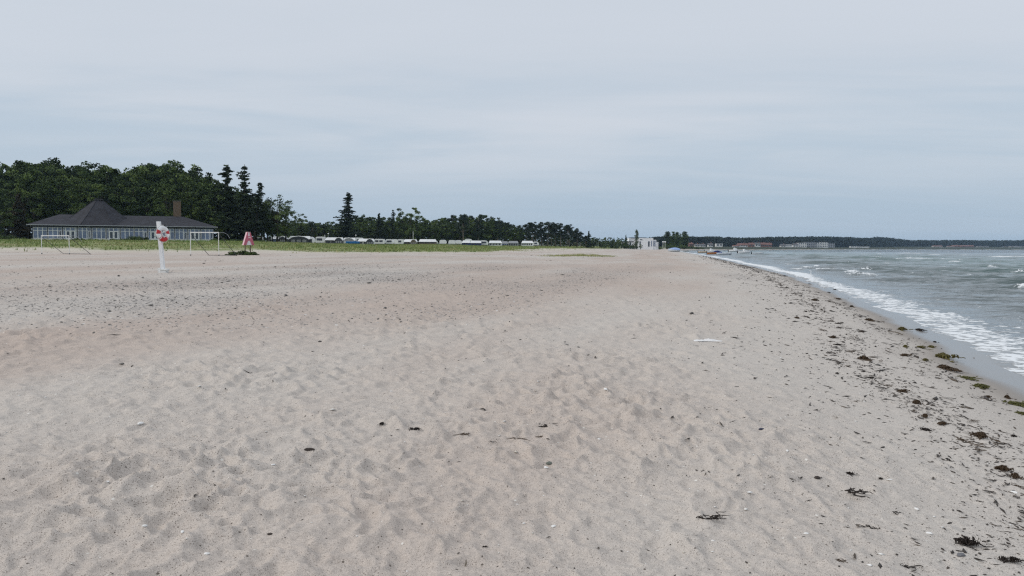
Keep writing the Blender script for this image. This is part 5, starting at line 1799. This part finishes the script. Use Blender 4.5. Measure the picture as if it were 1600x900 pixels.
ORANGE = principled('hull_orange', (.42, .16, .05), .5, .3, var=.12)
YELLOW = principled('hull_ochre', (.55, .38, .20), .5, .3, var=.12)
HWB = principled('hull_white', (.74, .75, .76), .35, .4, var=.05)
HGR = principled('hull_grey_white', (.50, .54, .58), .4, .4, var=.1)
TARP = principled('tarpaulin_blue', (.30, .40, .66), .6, .3, var=.12, vscale=3, bump=.3, bscale=4)
boat(1044.5, 1062.5, 393.6, HGR, 'light blue covered boat drawn up on the sand at the end of the beach', 'beached_boat', False, flip=True, rot=R(-6), onland=True, cover=TARP)
boat(1120, 1142, 398.6, HGR, 'long low grey white boat nearest the beach, right of the orange dinghy', 'rowing_boat', False, rot=R(-4))
boat(1105, 1119, 397.2, ORANGE, 'orange brown dinghy with dark outboard lying left of the grey white boat', 'dinghy', True, rot=R(-5), inside=ORANGE)
boat(1091, 1104, 394.8, YELLOW, 'ochre dinghy with dark outboard, leftmost of the moored boats', 'dinghy', True, rot=R(-5))
boat(1101, 1119, 394.6, HWB, 'white motor boat with cabin behind the orange dinghy', 'motor_boat', True, cabin=True)
boat(1115, 1127, 396.4, principled('hull_blue', (.10, .16, .42), .5, .3), 'dark blue boat with a covered top between the orange and the white boats', 'covered_boat', False, cover=CNAVY)
boat(1138, 1156, 393.6, HWB, 'white cabin boat with raised foredeck, farther out', 'motor_boat', True, cabin=True, flip=False)
boat(1152.5, 1171, 395.8, HWB, 'white humped cabin boat moored in the middle right', 'motor_boat', True, cabin=True)
boat(1174.5, 1192, 397.6, HGR, 'white dinghy with dark outboard, rightmost of the moored boats', 'dinghy', True)
boat(1112, 1128, 389.6, HGR, 'distant dark hulled boat near the far sand spit', 'rowing_boat', False)

# low dark jetty beyond the boats
pj = water_at(1104, 389.2)
je = empty('jetty', (pj.x, pj.y, WATER_Z))
tag(je, 'low dark timber jetty reaching out beyond the moored boats', 'jetty')
Lj = 44 / FPX * pj.y
TIMB = principled('dark_timber', (.06, .05, .045), .85, .1, var=.2)
MB().box(-Lj / 2, Lj / 2, -.7, .7, .55, .75).build('deck', TIMB, je)
for k in range(9):
    x = -Lj / 2 + Lj * (k + .5) / 9
    MB().tube([(x, -.6, -1.5), (x, -.6, 1.1)], .14, 6).build('pile', TIMB, je)

# thin white marker stick in the foam
pm_ = water_at(1267, 431.3)
mk = empty('marker_stick', (pm_.x, pm_.y, WATER_Z))
tag(mk, 'thin white stick with a short arm at its top standing in the foam', 'marker')
Hm = at(1267, 423.2, pm_.y).z - WATER_Z
MB().tube([(0, 0, -.4), (.01, 0, Hm)], .030, 8).build('stick', WHITE, mk)
MB().tube([(.01, 0, Hm - .02), (-.07, 0, Hm + .02), (-.13, 0, Hm + .01)], .022, 6).build('arm', WHITE, mk)

# ================================================================== SEAWEED, STONES AND LITTER ON THE SAND
def weed_mat(name, a, b):
    return principled(name, tuple((x + y) / 2 for x, y in zip(a, b)), .7, .25, var=.5, vscale=30)


W_DARK = weed_mat('kelp_black', (.008, .006, .006), (.035, .025, .02))
W_BROWN = weed_mat('kelp_brown', (.03, .018, .010), (.085, .055, .03))
W_OLIVE = weed_mat('kelp_olive', (.045, .038, .010), (.13, .11, .03))
W_GREEN = weed_mat('weed_green', (.035, .038, .010), (.12, .115, .035))


def tangle(seed, n, L, Wd, Ht, thick, curl=1.0, long_=.5):
    """a ragged heap of flattened weed ribbons: several lumps strung on a crooked spine, loose ends trailing out"""
    q = np.random.RandomState(seed)
    b_ = MB()
    nl = q.randint(3, 6)
    lumps_ = [(q.uniform(-.34, .34) * L, q.normal(0, .2) * Wd, q.uniform(.35, 1.0)) for _ in range(nl)]
    lumps_[0] = (q.uniform(-.15, .2) * L, 0, 1.0)
    sp = sorted(lumps_)
    b_.tube([(sp[0][0] - .12 * L, sp[0][1], thick)] + [(a_[0], a_[1], thick * 1.1) for a_ in sp] + [(sp[-1][0] + .12 * L, sp[-1][1], thick)], thick * .8, 4, caps=False)
    for i in range(n):
        lx, ly, ls = lumps_[min(nl - 1, int(q.exponential(1.3)))]
        far_ = q.uniform() < .16
        sp_ = .9 if far_ else .30
        x, y = lx + q.normal(0, .30) * L * ls * sp_, ly + q.normal(0, .45) * Wd * ls * sp_
        hd_ = q.normal(.25, .75) + (math.pi if q.uniform() < .5 else 0)
        pts_ = []
        st = L * long_ * q.uniform(.3, 1) * (.6 if not far_ else 1) / 7
        for k in range(8):
            env = max(0.0, 1 - ((x - lx) / (.42 * L * ls)) ** 2 - ((y - ly) / (.6 * Wd * ls)) ** 2)
            pts_.append((x, y, thick * .6 + Ht * env * ls * q.uniform(.05, 1.0)))
            x += math.cos(hd_) * st
            y += math.sin(hd_) * st * .8
            hd_ += q.normal(0, .5) * curl
        w_ = thick * q.uniform(.4, 1.5)
        b_.tube(pts_, [w_ * .3] + [w_] * 6 + [w_ * .2], 4, caps=False)
    return b_


def lay(mesh, px, py, size, label, name='seaweed_clump', group=None, rz=0.0, cat='seaweed', sz=None):
    p = ground_at(px, py)
    o = link(name, mesh)
    o.location = p + Vector((0, 0, .001))
    o.rotation_euler = (0, 0, rz)
    o.scale = (size, size, sz or size)
    tag(o, label, cat, group)
    return o


TG = [tangle(600 + i, 80, .9, .45, .22, .017, 1.0).mesh('seaweed_clump', W_BROWN) for i in range(7)]
TG_O = [tangle(610 + i, 80, .9, .5, .20, .017, 1.2).mesh('seaweed_clump', W_OLIVE) for i in range(4)]
TG_G = [tangle(620 + i, 90, .9, .6, .14, .017, 1.2).mesh('seaweed_clump', W_GREEN) for i in range(3)]
TG_D = [tangle(630 + i, 70, .85, .45, .16, .011, 1.8).mesh('seaweed_clump', W_DARK) for i in range(7)]
ST = [tangle(640 + i, 12, .9, .45, .07, .011, 2.2, 1.1).mesh('seaweed_strand', W_DARK) for i in range(4)]
ST_B = [tangle(650 + i, 16, .9, .30, .06, .010, 1.0, 1.3).mesh('seaweed_strand', W_BROWN) for i in range(5)]

fore = [(TG_D[0], 597, 664, 22, 'small round black seaweed ball lying alone left of the foreground middle'),
        (TG_D[1], 648, 672, 26, 'black seaweed scrap just right of the round seaweed ball'),
        (ST_B[0], 724, 679, 30, 'thin dark weed stalk lying in the sand right of the black scrap'),
        (ST[0], 768, 690, 16, 'tiny curled brown weed right of the thin stalk'),
        (ST_B[1], 808, 686, 26, 'short dark weed scrap in the middle of the foreground line'),
        (ST_B[2], 846, 683, 26, 'right end scrap of the short weed line in the foreground'),
        (ST[1], 848, 668, 50, 'sparse thin weed sprig above the right end of the foreground line'),
        (ST[2], 1337, 771, 62, 'wiry tangle of black weed loops on the lower right sand'),
        (TG_D[2], 1518, 853, 66, 'large black seaweed tangle near the bottom right corner'),
        (ST[3], 1353, 824, 34, 'brown black weed wisp with a trailing strand below the wiry tangle'),
        (ST[0], 1420, 887, 44, 'reddish weed twig at the very bottom right of the sand'),
        (TG_D[1], 1578, 878, 40, 'black weed knot at the right bottom edge of the sand'),
        (ST[1], 1110, 812, 66, 'loose wreath of dark weed bits lower right of the middle'),
        (ST[2], 1402, 802, 26, 'small three pronged weed piece below the wiry tangle'),
        (TG_D[0], 1376, 749, 15, 'little red brown weed pellet right above the wiry tangle'),
        (ST_B[0], 1312, 877, 30, 'slanting dark weed chip at the bottom'),
        (TG_D[2], 1330, 742, 26, 'dark weed scrap left above the wiry tangle'),
        (ST[3], 1478, 720, 30, 'small weed nest on the smooth sand right of the lower wrack line'),
        (TG[2], 1568, 735, 32, 'brown seaweed tuft at the right below the wrack lines'),
        (TG_D[1], 758, 855, 12, 'black pellet of weed at the bottom middle')]
for me_, px, py, wpx, lab in fore:
    p = ground_at(px, py)
    lay(me_, px, py, wpx / FPX * p.length, lab, me_.name.split('.')[0], None, rnd.uniform(-.3, .3))

lineA = [(1405, 513, 36, 'O'), (1436, 516, 20, 'D'), (1459, 533, 15, 'D'), (1458, 542, 18, 'O'), (1355, 503, 20, 'B'), (1375, 504, 14, 'D'), (1308, 455, 14, 'D'), (1413, 541, 24, 'O'), (1440, 541, 20, 'O'), (1418, 554, 26, 'B'), (1475, 557, 44, 'O'), (1447, 563, 22, 'O'),
         (1478, 576, 34, 'B'), (1515, 590, 40, 'G'), (1533, 604, 44, 'G'), (1543, 620, 26, 'B'), (1590, 632, 40, 'G'), (1598, 645, 40, 'G'), (1575, 622, 26, 'B'), (1262, 442, 12, 'D'), (1252, 432, 12, 'D'), (1282, 446, 12, 'D'), (1330, 478, 16, 'B'), (1295, 455, 14, 'D')]
lineB = [(1222, 433, 14, 'D'), (1232, 452, 14, 'D'), (1228, 464, 12, 'D'), (1240, 476, 14, 'D'), (1254, 488, 16, 'D'), (1246, 500, 14, 'B'), (1288, 518, 30, 'S'), (1303, 526, 34, 'B'), (1300, 536, 24, 'S'), (1310, 542, 26, 'D'), (1328, 552, 30, 'S'), (1345, 562, 36, 'B'), (1347, 578, 22, 'D'), (1356, 592, 20, 'D'),
         (1390, 603, 24, 'S'), (1405, 612, 34, 'B'), (1396, 620, 30, 'S'), (1436, 633, 30, 'B'), (1430, 645, 26, 'S'), (1450, 652, 30, 'B'), (1475, 660, 34, 'B'), (1450, 672, 30, 'D'), (1525, 684, 40, 'B'), (1505, 694, 60, 'S'), (1530, 704, 50, 'S'), (1586, 682, 24, 'D'), (1308, 650, 14, 'S'), (1280, 640, 12, 'D'), (1500, 633, 12, 'D'), (1520, 660, 22, 'S'), (1555, 692, 26, 'S'), (1590, 745, 30, 'B'), (1595, 760, 36, 'S'), (1288, 550, 10, 'D'), (1266, 581, 10, 'D'), (1275, 470, 24, 'B'), (1270, 462, 20, 'S'), (1313, 468, 18, 'B'), (1250, 461, 14, 'D'), (1335, 625, 24, 'S'), (1340, 602, 20, 'S')]
pick = {'O': TG_O, 'D': TG_D, 'B': TG, 'G': TG_G, 'S': ST_B}
nm = {'O': 'olive brown seaweed clump', 'D': 'small black seaweed scrap', 'B': 'dark brown heap of seaweed', 'G': 'yellow green seaweed patch', 'S': 'thin trailing brown weed strand'}
for ln_, where in ((lineA, 'on the wrack line at the edge of the wet sand'), (lineB, 'on the dry wrack line farther up the beach')):
    for i, (px, py, wpx, k) in enumerate(ln_):
        me_ = pick[k][i % len(pick[k])]
        p = ground_at(px, py)
        lab = nm[k] + ' ' + where
        lay(me_, px + rnd.uniform(-5, 5), py + rnd.uniform(-3, 3), wpx / FPX * p.length * rnd.choice([.6, .8, .95, 1.15, 1.4]), lab, me_.name.split('.')[0], lab.replace('clump', 'clumps').replace('scrap', 'scraps').replace('heap', 'heaps').replace('patch', 'patches').replace('strand', 'strands'), R(62) + rnd.uniform(-.5, .5),
            sz=wpx / FPX * p.length * rnd.uniform(.45, .8))

# a driftwood chip, a mussel shell and white shells large enough to see
def pebble_mesh(seed, name, material, sx_, sy_, sz_, rough=.25):
    bm_ = bmesh.new()
    bmesh.ops.create_icosphere(bm_, subdivisions=2, radius=1)
    q = random.Random(seed)
    for v_ in bm_.verts:
        k = 1 + q.uniform(-rough, rough) * .5
        v_.co = Vector((v_.co.x * sx_ * k, v_.co.y * sy_ * k, max(v_.co.z, -.35) * sz_ * k))
    me_ = bpy.data.meshes.new(name)
    bm_.to_mesh(me_)
    bm_.free()
    me_.materials.append(material)
    return me_


DRIFT = principled('driftwood', (.06, .05, .045), .9, .1, var=.4, vscale=40)
MUSSEL = principled('mussel_blue', (.02, .022, .05), .35, .5, var=.3, vscale=20)
SHELLW = principled('shell_pale', (.72, .71, .69), .5, .3, var=.1, vscale=20)
lay(pebble_mesh(1, 'driftwood_chip', DRIFT, .5, .17, .17), 483, 704, 17 / FPX * ground_at(483, 704).length, 'charred looking driftwood chip on the left foreground sand', 'driftwood_chip', cat='driftwood', rz=.1)
lay(pebble_mesh(2, 'stone', DRIFT, .5, .33, .2), 422, 835, 9 / FPX * ground_at(422, 835).length, 'flat dark stone on the lower left sand', 'stone', cat='stone')
lay(pebble_mesh(3, 'mussel_shell', MUSSEL, .5, .3, .22), 1190, 671, 9 / FPX * ground_at(1190, 671).length, 'dark blue mussel shell right of the middle', 'mussel_shell', cat='shell')
lay(pebble_mesh(8, 'stone', DRIFT, .5, .4, .3), 1277, 748, 9 / FPX * ground_at(1277, 748).length, 'rounded dark stone left of the wiry weed tangle', 'stone', cat='stone')
lay(pebble_mesh(9, 'stone', principled('stone_grey', (.14, .14, .15), .8), .5, .36, .3), 1502, 868, 12 / FPX * ground_at(1502, 868).length, 'grey stone just below the large black tangle', 'stone', cat='stone')
lay(pebble_mesh(10, 'stone', principled('stone_green', (.13, .14, .12), .8), .5, .36, .3), 858, 725, 11 / FPX * ground_at(858, 725).length, 'grey green stone beside a white shell in the middle foreground', 'stone', cat='stone')
for i, (px, py, wpx, lab) in enumerate([(220, 662, 10, 'white shell catching the light on the left sand'), (853, 731, 8, 'white shell beside the grey green stone'), (946, 609, 9, 'white shell on the smooth sand right of the middle'), (168, 753, 7, 'white chip of shell at the lower left'),
                                        (226, 822, 8, 'oblong white shell fragment near the bottom left'), (323, 866, 9, 'white shell splinter at the bottom left'), (865, 823, 10, 'flat white shell at the bottom middle'), (1432, 796, 8, 'pale round shell below the wiry weed tangle'),
                                        (1452, 834, 9, 'white shell pair right of the weed wisp'), (1584, 770, 9, 'white shell at the right edge of the sand'), (427, 727, 7, 'slim white shell standing in a dimple on the left'), (285, 832, 8, 'pale shell lump in a hollow at the lower left'),
                                        (1230, 705, 7, 'white shell speck left of the lower wrack line'), (1260, 834, 8, 'cream shell flake on the lower right sand')]):
    lay(pebble_mesh(20 + i, 'seashell', SHELLW, .5, .3, .22), px, py, wpx / FPX * ground_at(px, py).length, lab, 'seashell', 'white shells lying on the sand', rnd.uniform(0, 3), 'shell')

# crumpled white plastic bag
q = np.random.RandomState(5)
nx, ny = 26, 12
vs, fs_ = [], []
for side in (1, 0):
    for j in range(ny + 1):
        for i in range(nx + 1):
            u_, v_ = i / nx * 2 - 1, j / ny * 2 - 1
            edge = max(0, 1 - u_ ** 4) * max(0, 1 - v_ ** 4)
            base = .5 + .5 * math.sin(u_ * 5 + 1)
            zz_ = (.015 + .10 * edge * (base * .6 + .4) + .05 * edge * float(perlin(np.array(u_ * 4.0), np.array(v_ * 3.0), 9)) + .03 * edge * float(perlin(np.array(u_ * 9.0), np.array(v_ * 7.0), 10)))
            wv = 1 + .25 * float(perlin(np.array(u_ * 2.0), np.array(3.3), 12))
            vs.append((u_ * .5, v_ * .16 * wv * (1 - .35 * u_ * (u_ > 0)), max(zz_, .008) if side else .002))
nn = (nx + 1) * (ny + 1)
for j in range(ny):
    for i in range(nx):
        a = j * (nx + 1) + i
        fs_.append((a, a + 1, a + nx + 2, a + nx + 1))
        fs_.append((nn + a, nn + a + nx + 1, nn + a + nx + 2, nn + a + 1))
for i in range(nx):
    fs_.append((i, nn + i, nn + i + 1, i + 1))
    a = ny * (nx + 1) + i
    fs_.append((a, a + 1, nn + a + 1, nn + a))
for j in range(ny):
    a = j * (nx + 1)
    fs_.append((a, a + nx + 1, nn + a + nx + 1, nn + a))
    a += nx
    fs_.append((a, nn + a, nn + a + nx + 1, a + nx + 1))
bag = MB().poly(vs, fs_).mesh('plastic_bag', principled('thin_plastic', (.70, .69, .68), .4, .4, var=.10, vscale=8), smooth=True)
lay(bag, 1106, 533, 42 / FPX * ground_at(1106, 533).length, 'crumpled white plastic bag lying on the sand before the wrack line', 'plastic_bag', cat='bag', rz=-.08, sz=.6 * 42 / FPX * ground_at(1106, 533).length)
print('objects', len(bpy.data.objects), 'tris', sum(len(p.vertices) - 2 for me in bpy.data.meshes if me.users == 1 and len(me.polygons) < 50 for p in me.polygons))
